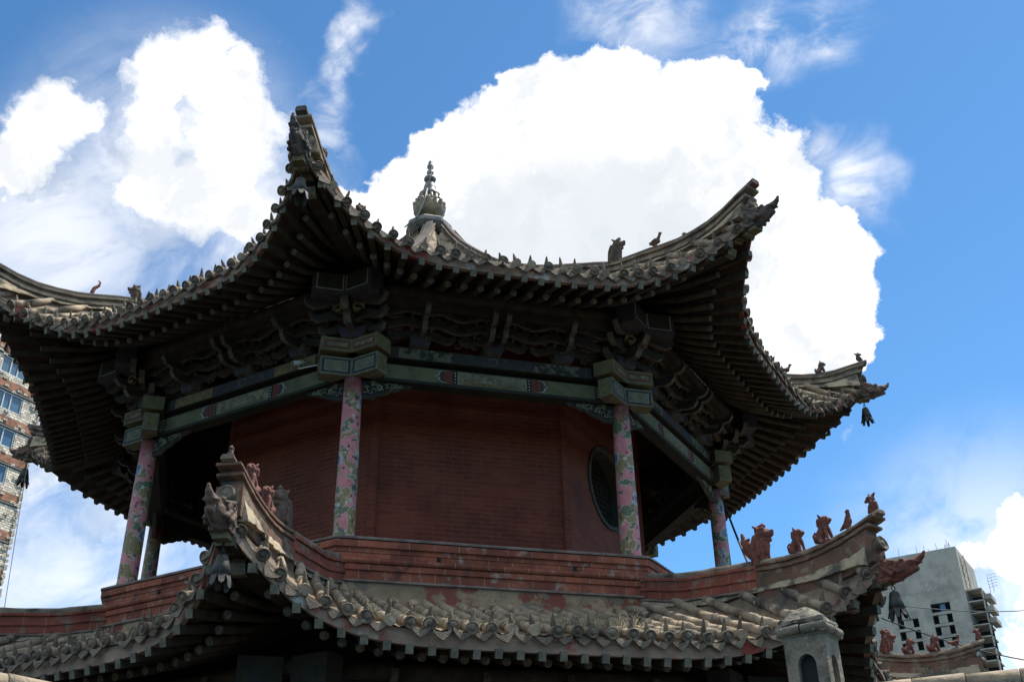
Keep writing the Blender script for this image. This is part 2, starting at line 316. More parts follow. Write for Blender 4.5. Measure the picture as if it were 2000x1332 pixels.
M['concrete'] = mk('bare_concrete', (0.43, 0.395, 0.335), (0.31, 0.285, 0.245), 0.22, 0.95, 0.3, 3, c3=(0.29, 0.27, 0.235), s3=0.22, t3=(0.5, 0.66), c4=(0.48, 0.44, 0.38), s4=0.6, t4=(0.6, 0.7))
M['concrete_dk'] = mk('raw_concrete', (0.21, 0.20, 0.185), (0.15, 0.145, 0.135), 0.5, 0.95)
M['inside_shade'] = mk('interior_shade', (0.03, 0.032, 0.034), (0.02, 0.02, 0.022), 1.0, 0.9)  # near-black colour carries the shade inside openings
M['glass'] = mk('blue_window_glass', (0.06, 0.13, 0.20), (0.09, 0.18, 0.25), 0.8, 0.12, spec=0.6)
M['frame_white'] = mk('white_window_frame', (0.72, 0.74, 0.74), (0.6, 0.62, 0.62), 2.0, 0.5)
M['pale_brick'] = mk('pale_rough_brick', (0.86, 0.75, 0.59), (0.62, 0.53, 0.41), 1.6, 0.95, 0.9, 5, brick=(0.42, 0.20, 0.03, (0.20, 0.17, 0.14), 0.35))
M['red_course'] = mk('red_rough_brick', (0.46, 0.21, 0.12), (0.33, 0.14, 0.085), 1.6, 0.95, 0.9, 6, brick=(0.36, 0.12, 0.02, (0.22, 0.16, 0.12), 0.35), c3=(0.12, 0.08, 0.06), s3=1.2, t3=(0.56, 0.66))
M['paving'] = mk('courtyard_paving', (0.05, 0.048, 0.043), (0.035, 0.034, 0.03), 1.2, 0.95, 0.3, 12)
M['wire'] = mk('black_cable', (0.02, 0.02, 0.02), (0.03, 0.03, 0.03), 10.0, 0.6)
M['pale_wire'] = mk('pale_cable', (0.35, 0.32, 0.28), (0.28, 0.26, 0.23), 10.0, 0.6)
M['cctv'] = mk('white_plastic', (0.55, 0.55, 0.52), (0.48, 0.48, 0.45), 10.0, 0.4)
M['straw'] = mk('dry_grass', (0.30, 0.25, 0.14), (0.20, 0.16, 0.09), 20.0, 0.9)
M['finial'] = mk('grey_glazed_clay', (0.25, 0.235, 0.21), (0.11, 0.115, 0.115), 7.0, 0.45, 0.2, 40, spec=0.5, c3=(0.28, 0.19, 0.11), s3=6, t3=(0.55, 0.68))
M['lotus'] = mk('ochre_glazed_clay', (0.32, 0.25, 0.13), (0.16, 0.13, 0.09), 9.0, 0.45, 0.2, 40, spec=0.5, c3=(0.10, 0.10, 0.095), s3=8, t3=(0.55, 0.68))

def column_material():
    m = bpy.data.materials.new('painted_dragon_column'); m.use_nodes = True; nt = m.node_tree; nt.nodes.clear(); b = NB(nt)
    tc = b.n('ShaderNodeTexCoord').outputs['Object']
    ri = b.n('ShaderNodeObjectInfo').outputs['Random']
    off = b.n('ShaderNodeCombineXYZ'); 
    for k in range(3): nt.links.new(b.m('MULTIPLY', ri, 7.0+k*3), off.inputs[k])
    p0 = b.v('ADD', tc, off.outputs[0])
    p = b.v('ADD', p0, b.v('SCALE', b.v('SUBTRACT', b.noise(p0, 6.0, 3.0, 0.5, True), (0.5, 0.5, 0.5)), 0.16))
    col = b.mix(b.ramp(b.noise(p, 9.0, 4.0), 0.35, 0.65), (0.56, 0.185, 0.195), (0.45, 0.14, 0.145))
    def patch(col, scale, seed, lo, hi, c, rim=None):
        n = b.noise(b.v('ADD', p, (seed, seed*1.7, seed*0.6)), scale, 2.0, 0.45)
        if rim: col = b.mix(b.ramp(n, lo-0.022, lo-0.010), col, rim)
        return b.mix(b.ramp(n, lo, hi), col, c)
    col = patch(col, 4.6, 3.1, 0.56, 0.575, (0.070, 0.115, 0.052), (0.40, 0.32, 0.25))
    col = patch(col, 5.0, 8.7, 0.565, 0.58, (0.21, 0.15, 0.05), (0.40, 0.34, 0.25))
    # curls: rings round scattered centres
    vo = b.n('ShaderNodeTexVoronoi'); nt.links.new(p, vo.inputs['Vector']); vo.inputs['Scale'].default_value = 4.2
    vd = vo.outputs['Distance']; sel = b.n('ShaderNodeSeparateColor'); nt.links.new(vo.outputs['Color'], sel.inputs[0])
    on = b.ramp(sel.outputs[0], 0.60, 0.62)
    col = b.mix(b.m('MULTIPLY', on, b.ramp(vd, 0.42, 0.40)), col, (0.40, 0.40, 0.38))
    col = b.mix(b.m('MULTIPLY', on, b.ramp(vd, 0.36, 0.33)), col, (0.19, 0.23, 0.30))
    col = b.mix(b.m('MULTIPLY', on, b.ramp(b.m('ABSOLUTE', b.m('SUBTRACT', vd, 0.15)), 0.07, 0.05)), col, (0.04, 0.06, 0.17))
    v2 = b.n('ShaderNodeTexVoronoi'); nt.links.new(p, v2.inputs['Vector']); v2.inputs['Scale'].default_value = 13.0
    s2 = b.n('ShaderNodeSeparateColor'); nt.links.new(v2.outputs['Color'], s2.inputs[0])
    col = b.mix(b.m('MULTIPLY', b.ramp(s2.outputs[0], 0.68, 0.70), b.ramp(v2.outputs['Distance'], 0.40, 0.34)), col, (0.16, 0.035, 0.03))
    col = b.mix(b.m('MULTIPLY', b.ramp(s2.outputs[1], 0.72, 0.74), b.ramp(v2.outputs['Distance'], 0.36, 0.30)), col, (0.44, 0.38, 0.30))
    col = b.mix(b.m('MULTIPLY', b.ramp(s2.outputs[2], 0.74, 0.76), b.ramp(v2.outputs['Distance'], 0.34, 0.28)), col, (0.03, 0.055, 0.045))
    col = b.mix(b.ramp(b.noise(tc, 3.0, 6.0, 0.65), 0.5, 0.8, 0.0, 0.35), col, (0.16, 0.08, 0.06))
    # scale pattern lines on the dragon bodies
    w = b.n('ShaderNodeTexWave'); nt.links.new(p, w.inputs['Vector']); w.inputs['Scale'].default_value = 11.0; w.inputs['Distortion'].default_value = 9.0; w.inputs['Detail'].default_value = 2.0
    col = b.mix(b.m('MULTIPLY', b.ramp(w.outputs['Fac'], 0.90, 0.97), 0.30), col, (0.50, 0.46, 0.40))
    z = b.n('ShaderNodeSeparateXYZ'); nt.links.new(tc, z.inputs[0])
    top = b.ramp(z.outputs[2], 1.72, 1.95)
    col = b.mix(b.m('MULTIPLY', top, 0.8), col, (0.22, 0.05, 0.045))
    bs = b.n('ShaderNodeBsdfPrincipled'); nt.links.new(col, bs.inputs['Base Color']); bs.inputs['Roughness'].default_value = 0.55
    o = b.n('ShaderNodeOutputMaterial'); nt.links.new(bs.outputs[0], o.inputs[0]); return m
M['column'] = column_material()

# ------------------------------------------------------------------ pavilion frame (octagon)
CX, CY, ZB = -1.48818, 16.88673, 5.89489
ROT = 3.805786; OC = math.pi/4; TAN = math.tan(OC/2); COS = math.cos(OC/2)
def fn(i): a = ROT+(i+0.5)*OC; return Vector((math.cos(a), math.sin(a), 0))
def ft(i): a = ROT+(i+0.5)*OC; return Vector((-math.sin(a), math.cos(a), 0))
def hn(i): a = ROT+i*OC; return Vector((math.cos(a), math.sin(a), 0))
def ht(i): a = ROT+i*OC; return Vector((-math.sin(a), math.cos(a), 0))
def fp(i, t, r, z): return fn(i)*r + ft(i)*t + Vector((0, 0, z))
def hp(i, t, r, z): return hn(i)*r + ht(i)*t + Vector((0, 0, z))
UP = Vector((0, 0, 1))
def table(pts):
    pts = sorted(pts); n = len(pts)
    def f(x):
        if x <= pts[0][0]: return pts[0][1] + (x-pts[0][0])*(pts[1][1]-pts[0][1])/(pts[1][0]-pts[0][0])
        if x >= pts[-1][0]: return pts[-1][1] + (x-pts[-1][0])*(pts[-1][1]-pts[-2][1])/(pts[-1][0]-pts[-2][0])
        for k in range(n-1):
            if x <= pts[k+1][0]: break
        x0, y0 = pts[k]; x1, y1 = pts[k+1]; h = x1-x0; u = (x-x0)/h
        d = (y1-y0)/h
        m0 = d if k == 0 else 0.5*(d+(y0-pts[k-1][1])/(x0-pts[k-1][0])); m1 = d if k == n-2 else 0.5*(d+(pts[k+2][1]-y1)/(pts[k+2][0]-x1))
        return (2*u**3-3*u*u+1)*y0+(u**3-2*u*u+u)*h*m0+(-2*u**3+3*u*u)*y1+(u**3-u*u)*h*m1
    return f
class Roof: pass
RU = Roof(); RU.A, RU.dA, RU.p, RU.Z, RU.dZ, RU.q = 6.18, 0.758, 4.478, 2.798, 0.802, 4.39
RU.P = table([(0.2, 7.66), (0.54, 7.1), (0.93, 6.58), (1.24, 6.25), (2.0, 5.52), (3.0, 4.80), (4.03, 4.17), (4.53, 3.84), (5.2, 3.41), (6.18, 2.97), (6.93, 2.70)])
RU.L = table([(0.5, 0.0), (3.0, 0.03), (4.0, 0.14), (4.5, 0.30), (5.2, 0.58), (5.76, 0.75), (6.37, 0.91), (6.93, 1.06)])
RU.sh = table([(0.3, 0.0), (3.0, 0.0), (4.36, -0.05), (4.9, -0.15), (5.66, -0.18), (6.24, -0.23), (6.9, -0.17), (7.25, -0.05), (7.55, 0.05)])
RU.rmin = 0.34; RU.rin = 3.2
RL = Roof(); RL.A, RL.dA, RL.p, RL.Z, RL.dZ, RL.q = 7.12, 0.628, 6.0, -1.992, 0.80, 5.6
RL.P = table([(4.5, -0.86), (4.72, -0.94), (5.2, -1.13), (5.7, -1.315), (6.5, -1.60), (7.12, -1.80), (7.75, -1.98)])
RL.L = table([(4.6, 0.16), (5.27, 0.33), (5.73, 0.42), (6.22, 0.56), (6.81, 0.71), (7.3, 0.85), (7.75, 0.97)])
RL.sh = table([(4.8, 0.0), (5.06, -0.02), (5.7, -0.09), (6.2, -0.08), (6.73, -0.11), (7.37, -0.13), (7.92, -0.08), (8.43, 0.05)])
RL.rmin = 4.66; RL.rin = 4.6
for R_ in (RU, RL):
    for nm in ('P', 'L'):
        f = getattr(R_, nm); lut = [f(k*0.01) for k in range(0, 860)]
        setattr(R_, nm, (lambda L_: (lambda x: L_[int(min(max(x, 0), 8.58)*100)]*(1-(x*100-int(x*100))) + L_[int(min(max(x, 0), 8.58)*100)+1]*(x*100-int(x*100))))(lut))
def r_e(R, s): return R.A + R.dA*abs(s)**R.p
def z_f(R, s): return R.Z + R.dZ*abs(s)**R.q
def s_of_t(R, t):
    s = t/(TAN*(R.A+0.3))
    for _ in range(14): s = 0.5*s + 0.5*t/(TAN*r_e(R, s))
    return max(-1.0, min(1.0, s))
def zs(R, t, r): 
    s = min(1.0, abs(t)/(TAN*max(r, 1e-3)))
    return R.P(r) + R.L(r)*s**R.q
def z_hip(R, rc): return R.P(rc*COS) + R.L(rc*COS)
PITCH = 0.196

pav = tag(empty('octagonal_pavilion', (CX, CY, 0)), 'octagonal two tiered temple pavilion with upturned tiled eaves and red brick core', 'pavilion')
PZ = (0, 0, ZB)

# ------------------------------------------------------------------ roofs
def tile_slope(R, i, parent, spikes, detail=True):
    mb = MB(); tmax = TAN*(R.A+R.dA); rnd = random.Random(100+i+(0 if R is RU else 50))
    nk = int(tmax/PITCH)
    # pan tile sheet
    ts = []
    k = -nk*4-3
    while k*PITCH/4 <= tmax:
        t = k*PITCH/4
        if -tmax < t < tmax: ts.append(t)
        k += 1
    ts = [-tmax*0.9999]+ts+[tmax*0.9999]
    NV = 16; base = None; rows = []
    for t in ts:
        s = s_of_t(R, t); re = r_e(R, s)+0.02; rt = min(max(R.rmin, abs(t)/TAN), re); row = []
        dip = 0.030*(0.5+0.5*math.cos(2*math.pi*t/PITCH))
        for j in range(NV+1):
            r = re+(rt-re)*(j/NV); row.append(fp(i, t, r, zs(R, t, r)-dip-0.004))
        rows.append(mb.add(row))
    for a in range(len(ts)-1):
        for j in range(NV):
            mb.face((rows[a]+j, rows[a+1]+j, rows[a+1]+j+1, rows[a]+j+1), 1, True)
    # cap tile rows
    for k in range(-nk-1, nk+1):
        t = (k+0.5)*PITCH
        if abs(t) > tmax-0.03: continue
        s = s_of_t(R, t); re = r_e(R, s)+0.055+rnd.gauss(0, 0.016); rt = max(R.rmin, abs(t)/TAN-0.06)
        if re-rt < 0.06: continue
        jt = rnd.gauss(0, 0.009); path = []; radii = []; r = re; first = True
        while r > rt+1e-3:
            L = min(0.27+rnd.uniform(-0.01, 0.01), r-rt); jz = rnd.gauss(0, 0.006); jx = rnd.gauss(0, 0.007)
            n = 2 if L > 0.15 else 1
            for q in range(n+1):
                rr = r-L*q/n; path.append(fp(i, t+jt+jx, rr, zs(R, t, rr)+0.018+jz)); radii.append(0.055-0.008*q/n)
            r -= L
        if len(path) < 2: continue
        mb.tube(path, radii, 9 if detail else 6, 0)
        if not detail: continue
        # round end tile with raised rim and boss
        miss = rnd.random() < 0.09
        d = (path[0]-path[1]).normalized(); c = path[0]
        if not miss:
            R0 = 0.062+rnd.uniform(-0.003, 0.004)
            mb.lathe(c+d*-0.03, d+UP*rnd.gauss(0.08, 0.07)+ft(i)*rnd.gauss(0, 0.07), [(R0*0.9, 0.0), (R0, 0.02), (R0, 0.042), (R0*0.80, 0.045), (R0*0.76, 0.034), (R0*0.45, 0.032), (R0*0.40, 0.042), (R0*0.1, 0.046)], 14, 2)
        if rnd.random() < spikes:
            rr = re-0.075-rnd.uniform(0, 0.02); b0 = fp(i, t+jt, rr, zs(R, t, rr)+0.05)
            tl = (fn(i)*rnd.uniform(-0.05, 0.45)+ft(i)*rnd.gauss(0, 0.16)+UP).normalized(); h = rnd.uniform(0.11, 0.155)
            mb.lathe(b0, tl, [(0.026, 0.0), (0.029, 0.02), (0.022, h*0.45), (0.013, h*0.8), (0.011, h*0.86), (0.004, h)], 9, 2)
    # pointed drip tiles between the rows
    if detail:
        for k in range(-nk, nk+1):
            t = k*PITCH
            if abs(t) > tmax-0.06 or rnd.random() < 0.06: continue
            s = s_of_t(R, t); re = r_e(R, s)+0.03+rnd.gauss(0, 0.014); c = fp(i, t, re, zs(R, t, re)-0.03+rnd.uniform(-0.008, 0.008))
            hw = PITCH*0.46; top = [(-hw, 0.028), (-hw*0.6, -0.004), (0, -0.016), (hw*0.6, -0.004), (hw, 0.028)]
            bot = [(hw*0.92, -0.02), (hw*0.5, -0.062), (0, -0.098), (-hw*0.5, -0.062), (-hw*0.92, -0.02)]
            nrm = (fn(i)+UP*0.25).normalized(); w = (UP-nrm*UP.dot(nrm)).normalized(); tt = ft(i)
            sl = (zs(R, t+0.05, re)-zs(R, t-0.05, re))/0.1; tt = (tt+UP*(sl+rnd.gauss(0, 0.09))).normalized(); w = (w-tt*w.dot(tt)).normalized()
            mb.prism(top+bot, c+fn(i)*0.012, tt, w, nrm, 0.018, 2)
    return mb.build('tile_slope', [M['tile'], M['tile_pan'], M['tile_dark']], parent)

def rafter_ends(R, i, sgn_t, inner_half, keep, r_in):
    """outer and inner points for a rafter starting at eave coordinate t; parallel in the middle, fanning to the corners"""
    tm = TAN*(R.A+R.dA)*0.985
    a = abs(sgn_t); ti = a if a < keep else keep+(a-keep)*(inner_half-keep)/(tm-keep)
    return math.copysign(ti, sgn_t)
def build_roof(R, name, faces_detail, spikes, label, r_fly, r_rnd_out, r_rnd_in, fly_dz, rnd_dz, vis_order):
    # deck and soffit
    mb = MB(); NS = 48; NV = 8
    for i in range(8):
        rows = []
        for a in range(NS+1):
            s = -1+2*a/NS; row = []
            for j in range(NV+1):
                re = r_e(R, s)-0.03; r = re+(R.rin-re)*j/NV; t = s*TAN*r
                row.append(fp(i, t, r, zs(R, t, r)-0.15))
            rows.append(mb.add(row))
        for a in range(NS):
            for j in range(NV): mb.face((rows[a]+j, rows[a]+j+1, rows[a+1]+j+1, rows[a+1]+j), 0, True)
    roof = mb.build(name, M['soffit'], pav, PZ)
    roof['label'] = label
    for i in range(8):
        if R is RL and i in (4, 5): continue
        tile_slope(R, i, roof, spikes, i in faces_detail)
    # eave boards
    for i in range(8):
        mb = MB(); path = []; sides = []
        for a in range(NS+1):
            s = -1+2*a/NS; r = r_e(R, s)-0.03; path.append(fp(i, s*TAN*r, r, z_f(R, s))); sides.append(fn(i))
        mb.sweep(path, sides, [(-0.03, 0), (0.03, 0.0), (0.035, 0.10), (0.022, 0.11), (0.022, 0.15), (-0.03, 0.15)])
        mb.build('eave_board', M['fascia'], roof)
    # rafters
    tm = TAN*(R.A+R.dA)*0.975; inner_half = TAN*r_rnd_in; n = int(tm/0.205); fl, rd = [], []
    for i in vis_order:
        for k in range(-n, n+1):
            t = k*0.205*tm/(n*0.205); s = s_of_t(R, t); re = r_e(R, s); ti = rafter_ends(R, i, t, inner_half, 1.35 if R is RU else 1.7, r_rnd_in)
            def at(r, dz):
                u = (re-r)/(re-r_rnd_in); tt = t+(ti-t)*u; return fp(i, tt, r, zs(R, tt, r)+dz)
            j = random.uniform(-0.008, 0.008)
            zo = z_f(R, s); p0 = at(re+0.012, 0); p0.z = zo-0.035; p1 = at(re-(R.A-r_fly), fly_dz)
            d = (p0-p1); L = d.length; d.normalize(); sd = d.cross(UP).normalized(); w = sd.cross(d)
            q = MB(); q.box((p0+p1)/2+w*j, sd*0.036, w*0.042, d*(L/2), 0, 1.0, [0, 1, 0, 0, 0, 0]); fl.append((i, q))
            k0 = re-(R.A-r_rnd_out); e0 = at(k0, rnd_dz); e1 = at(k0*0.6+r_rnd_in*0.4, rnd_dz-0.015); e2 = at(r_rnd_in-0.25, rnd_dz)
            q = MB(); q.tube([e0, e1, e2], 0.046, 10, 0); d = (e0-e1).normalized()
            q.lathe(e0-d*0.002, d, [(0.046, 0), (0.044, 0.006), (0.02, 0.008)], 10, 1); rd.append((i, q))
    for lst, nm, mats in ((fl, 'flying_rafter', [M['wood'], M['rafter_end']]), (rd, 'round_rafter', [M['wood'], M['round_end']])):
        rest = MB()
        for k, (i, q) in enumerate(lst):
            if k < 98: q.build(nm, mats, roof)
            else:
                b = rest.add(q.v)
                for f, m_, sm_ in zip(q.f, q.mi, q.sm): rest.face([b+x for x in f], m_, sm_)
        o = rest.build(nm, mats, roof); o['kind'] = 'stuff'
    # corner beams
    for i in range(8):
        mb = MB(); rc0 = r_rnd_in/COS-0.4; rc1 = (R.A+R.dA)/COS
        for (ra, rb, hw, hh, dz0, dz1, mi) in ((rc0, rc1-0.55, 0.085, 0.10, -0.36, -0.36, 0), (rc1-1.35, rc1+0.03, 0.07, 0.085, -0.26, -0.22, 1)):
            path = [hp(i, 0, ra+(rb-ra)*k/8, z_hip(R, ra+(rb-ra)*k/8)+dz0+(dz1-dz0)*k/8) for k in range(9)]
            mb.sweep(path, [ht(i)]*9, [(-hw, -hh), (hw, -hh), (hw, hh), (-hw, hh)], mi)
        # scalloped bands painted under the tip
        for k in range(4):
            r = rc1-0.12-k*0.10; z = z_hip(R, r)-0.315-0.004*k
            mb.box(hp(i, 0, r, z), ht(i)*0.072, hn(i)*0.02, UP*0.012, 2 if k % 2 else 3)
        # carved nose of the lower corner beam
        r = rc1-0.57; z = z_hip(R, r)-0.36
        mb.ribbon([(0, 0.02), (0.06, 0.0), (0.11, -0.05), (0.10, -0.10), (0.05, -0.11)], [0.15, 0.13, 0.10, 0.07, 0.04], hp(i, 0, r, z), hn(i), UP, ht(i), 0.15, 1, 3)
        mb.build('corner_beam', [M['wood'], M['green'], M['blue'], M['ochre']], roof)
    return roof
upper = build_roof(RU, 'upper_roof', (0, 1, 2, 3, 7), 0.93, None, 5.45, 5.68, 4.75, -0.215, -0.30, (1, 0, 2, 3, 7, 4, 5, 6))
lower = build_roof(RL, 'lower_roof', (0, 1, 2, 3), 0.93, None, 6.35, 6.62, 5.3, -0.235, -0.325, (1, 0, 2, 3, 7, 6))
del upper['label'], lower['label']

# hip ridges
def hip_ridge(R, i, r0, layers, cap_r, mats, roof, jag=0.0):
    mb = MB(); rnd = random.Random(i*7+3)
    for li, (hw, z0, z1, rend, mi, rnd_top) in enumerate(layers):
        if mi == 0:   # sloping mortar bed from the tiles up to the first course
            n = 70; rows = []
            for k in range(n+1):
                r = r0+(rend-r0)*k/n; zb = z_hip(R, r)-0.11; z2 = z1 if R is RU or i == 0 else z1+0.115*max(0, min(1, (r-6.55)/0.5)); zt = max(zb+0.05, z_hip(R, r)+R.sh(r)+z2)
                w = hw+min(0.16, (0.8 if R is RU else 0.55)*(zt-zb))*(1-0.35*(k/n)**6); row = []
                for (a, z) in ((-w, zb), (-(w*0.45+hw*0.55), zb*0.45+zt*0.55), (-hw, zt), (hw, zt), (w*0.45+hw*0.55, zb*0.45+zt*0.55), (w, zb)):
                    j = 0.022*mnoise.noise(Vector((r*5, a*9, i*3.3+z*4)))+0.012*mnoise.noise(Vector((r*15, a*20, i*1.3))); row.append(hp(i, a+j*(1 if abs(a) > hw else 0.3), r, z+j*(abs(a) > hw)))
                rows.append(mb.add(row))
            for k in range(n):
                for a in range(6): b_ = (a+1) % 6; mb.face((rows[k]+a, rows[k]+b_, rows[k+1]+b_, rows[k+1]+a), 0)
            mb.face([rows[n]+a for a in range(6)], 0); continue
        n = 26; path = []; 
        for k in range(n+1):
            r = r0+(rend-r0)*k/n; path.append(hp(i, 0, r, z_hip(R, r)+R.sh(r)+rnd.uniform(-jag, jag)))
        if rnd_top: prof = [(-hw, z0), (hw, z0), (hw, z1-0.035), (hw*0.75, z1-0.008), (-hw*0.75, z1-0.008), (-hw, z1-0.035)]
        else: prof = [(-hw, z0-(0.25 if li == 0 else 0)), (hw, z0-(0.25 if li == 0 else 0)), (hw, z1), (-hw, z1)]
        mb.sweep(path, [ht(i)]*(n+1), prof, mi, False)
    # round tile disc closing the ridge below the stacked courses
    if cap_r is None: return mb.build('hip_ridge', mats, roof, bevel=0.006)
    r = cap_r; c = hp(i, 0, r, z_hip(R, r)+0.10); d = (hn(i)+UP*0.25).normalized()
    mb.tube([c-d*0.25, c], 0.068, 12, 4); mb.lathe(c-d*0.01, d, [(0.078, 0), (0.082, 0.02), (0.08, 0.045), (0.062, 0.047), (0.058, 0.036), (0.03, 0.034), (0.026, 0.044), (0.004, 0.047)], 14, 4)
    return mb.build('hip_ridge', mats, roof, bevel=0.006)
U_LAY = [(0.085, -0.14, 0.17, 7.40, 0, False), (0.115, 0.171, 0.215, 7.50, 1, False), (0.08, 0.216, 0.275, 7.44, 2, False), (0.118, 0.276, 0.315, 7.55, 1, False), (0.07, 0.316, 0.40, 7.61, 3, True)]
for i in range(8):
    hip_ridge(RU, i, 0.42, U_LAY, 7.50, [M['plaster'], M['ridge'], M['ridge'], M['ridge_dark'], M['tile_dark']], upper, 0.004)
L_IN = [(0.10, -0.22, 0.03, 8.27, 0, False), (0.13, 0.031, 0.055, 6.86, 1, False), (0.105, 0.056, 0.155, 6.86, 2, False), (0.125, 0.156, 0.20, 6.86, 2, False), (0.105, 0.201, 0.275, 6.86, 2, False), (0.13, 0.276, 0.315, 6.86, 2, False), (0.07, 0.316, 0.40, 6.86, 3, True)]
L_OUT = [(0.125, 0.146, 0.175, 8.33, 5, False), (0.10, 0.176, 0.25, 8.29, 5, False), (0.125, 0.251, 0.28, 8.36, 5, False), (0.095, 0.281, 0.315, 8.33, 5, False), (0.115, 0.316, 0.345, 8.42, 5, False), (0.065, 0.346, 0.40, 8.46, 3, True)]
for i in range(8):
    if i in (4, 5, 6): continue
    mm = [M['plaster'], M['coping'], M['brick_ridge'], M['ridge'], M['tile_dark'], M['ridge_worn']]
    if i == 0:   # its tip lies outside the photograph: brick all along, as seen
        hip_ridge(RL, i, 4.80, [(a, b_, c, 8.3, d, e) for a, b_, c, _, d, e in L_IN], 8.38, mm, lower, 0.005); continue
    hip_ridge(RL, i, 4.80, L_IN, None, mm, lower, 0.004); hip_ridge(RL, i, 6.84, L_OUT, 8.38, mm, lower, 0.005)

# dragon heads on the corner beam tips
def dragon_head(i, R, roof, mat, base_r, dz, sc, tilt=0.0, slim=1.0):
    mb = MB(); o = hp(i, 0, base_r, z_hip(R, base_r)+dz); X, Y = hn(i), ht(i)
    X = (X*math.cos(tilt)+UP*math.sin(tilt)); Z = Y.cross(X)*-1; Z = X.cross(Y)
    if Z.z < 0: Z = -Z
    def p(a, b, c): return o+X*(a*sc)+Y*(b*sc*slim)+Z*(c*sc*slim)
    def cap(a, r0, b, r1): mb.capsule(p(*a), r0*sc*slim, p(*b), r1*sc*slim, 9)
    mb.box(p(0.0, 0, -0.01), X*0.08*sc, Y*0.10*sc*slim, Z*0.12*sc*slim)
    cap((0.0, 0, 0.0), 0.115, (0.22, 0, -0.01), 0.095); cap((0.2, 0, 0.03), 0.08, (0.36, 0, 0.05), 0.055); cap((0.36, 0, 0.05), 0.05, (0.42, 0, 0.09), 0.035); cap((0.42, 0, 0.09), 0.03, (0.445, 0, 0.135), 0.02)
    cap((0.16, 0, -0.08), 0.06, (0.34, 0, -0.05), 0.035); cap((0.05, 0, -0.10), 0.05, (0.16, 0, -0.13), 0.03)
    for sg in (-1, 1):
        cap((0.20, 0.055*sg, 0.085), 0.035, (0.22, 0.06*sg, 0.095), 0.03); cap((0.14, 0.07*sg, 0.10), 0.025, (-0.02, 0.09*sg, 0.17), 0.015)
        cap((0.02, 0.10*sg, 0.02), 0.035, (0.10, 0.115*sg, -0.06), 0.03); cap((0.10, 0.10*sg, 0.02), 0.03, (0.18, 0.10*sg, -0.05), 0.025); cap((0.30, 0.05*sg, 0.06), 0.02, (0.38, 0.05*sg, 0.03), 0.015)
        for k in range(3): cap((-0.02+0.06*k, 0.08*sg, 0.10-0.01*k), 0.03, (0.0+0.06*k, 0.085*sg, 0.13-0.01*k), 0.012)
        for (cx_, cz_, rr_) in ((0.04, 0.07, 0.05), (0.12, -0.03, 0.04), (0.17, 0.05, 0.035), (0.0, -0.04, 0.04)):   # carved curls of the mane
            pts = [(cx_+rr_*(1-q_/11)*math.cos(q_*0.75+1), (0.112-0.15*max(0, cx_-0.1))*sg, cz_+rr_*(1-q_/11)*math.sin(q_*0.75+1)) for q_ in range(10)]
            for a_, b_ in zip(pts, pts[1:]): cap(a_, 0.012, b_, 0.012)
        for k in range(3): cap((0.24+0.045*k, 0.04*sg, -0.02), 0.012, (0.245+0.045*k, 0.04*sg, -0.055), 0.005)
    return mb.build('dragon_head', mat, roof, remesh=0.0075)
for i in (0, 1, 2, 3, 7):
    dragon_head(i, RU, upper, M['terra_gray'] if i in (0, 3, 7) else M['ridge_dark'], 7.46, -0.14, 0.98, 0.35 if i == 1 else 0.0, 0.95)
for i in (1, 2, 3):
    dragon_head(i, RL, lower, M['terra'] if i != 1 else M['terra_gray'], 8.38, -0.13 if i == 1 else -0.20, 0.9 if i == 1 else 1.0, 0.1 if i == 1 else 0.0, 1.05 if i == 1 else 0.75)

# ------------------------------------------------------------------ crowning finial (part of the pavilion)
fin = MB()
fin.lathe((0, 0, 7.66), UP, [(0.30, 0), (0.42, 0.08), (0.46, 0.11), (0.46, 0.19), (0.40, 0.25), (0.2, 0.30)], 8, 0, False)
finial = fin.build('finial', [M['finial']], pav, (-0.10, 0, ZB), bevel=0.01); finial.rotation_euler = (0, 0, 0.25)
q = MB(); q.lathe((0, 0, 7.92), UP, [(0.20, 0), (0.20, 0.06), (0.165, 0.12), (0.17, 0.22)], 20); q.build('neck', M['lotus'], finial)
q = MB(); q.lathe((0, 0, 8.09), UP, [(0.16, 0), (0.25, 0.04), (0.305, 0.13), (0.31, 0.22), (0.27, 0.33), (0.19, 0.42)], 28, lobes=14, lob=0.035)
for k in range(14):
    a = 2*math.pi*k/14; d = Vector((math.cos(a), math.sin(a), 0))
    q.capsule(d*0.285+UP*8.30, 0.04, d*0.30+UP*8.40, 0.04, 8)
    a += math.pi/14; d = Vector((math.cos(a), math.sin(a), 0)); q.capsule(d*0.235+UP*8.44, 0.042, d*0.215+UP*8.54, 0.036, 8)
q.build('lotus_bowl', M['lotus'], finial)
q = MB(); q.lathe((0, 0, 8.56), UP, [(0.17, 0), (0.21, 0.04), (0.215, 0.10), (0.15, 0.14), (0.132, 0.17), (0.128, 0.26), (0.11, 0.34), (0.075, 0.41), (0.05, 0.43)], 24); q.build('bell_dome', M['finial'], finial)
q = MB(); q.lathe((0, 0, 8.97), UP, [(0.05, 0), (0.10, 0.03), (0.125, 0.08), (0.10, 0.13), (0.05, 0.16), (0.045, 0.19), (0.07, 0.23), (0.068, 0.27), (0.04, 0.30), (0.035, 0.34), (0.062, 0.37), (0.066, 0.42), (0.05, 0.45), (0.035, 0.46), (0.045, 0.50), (0.02, 0.55), (0.003, 0.58)], 24, lobes=8, lob=0.05); q.build('gourd_knob', M['finial'], finial)

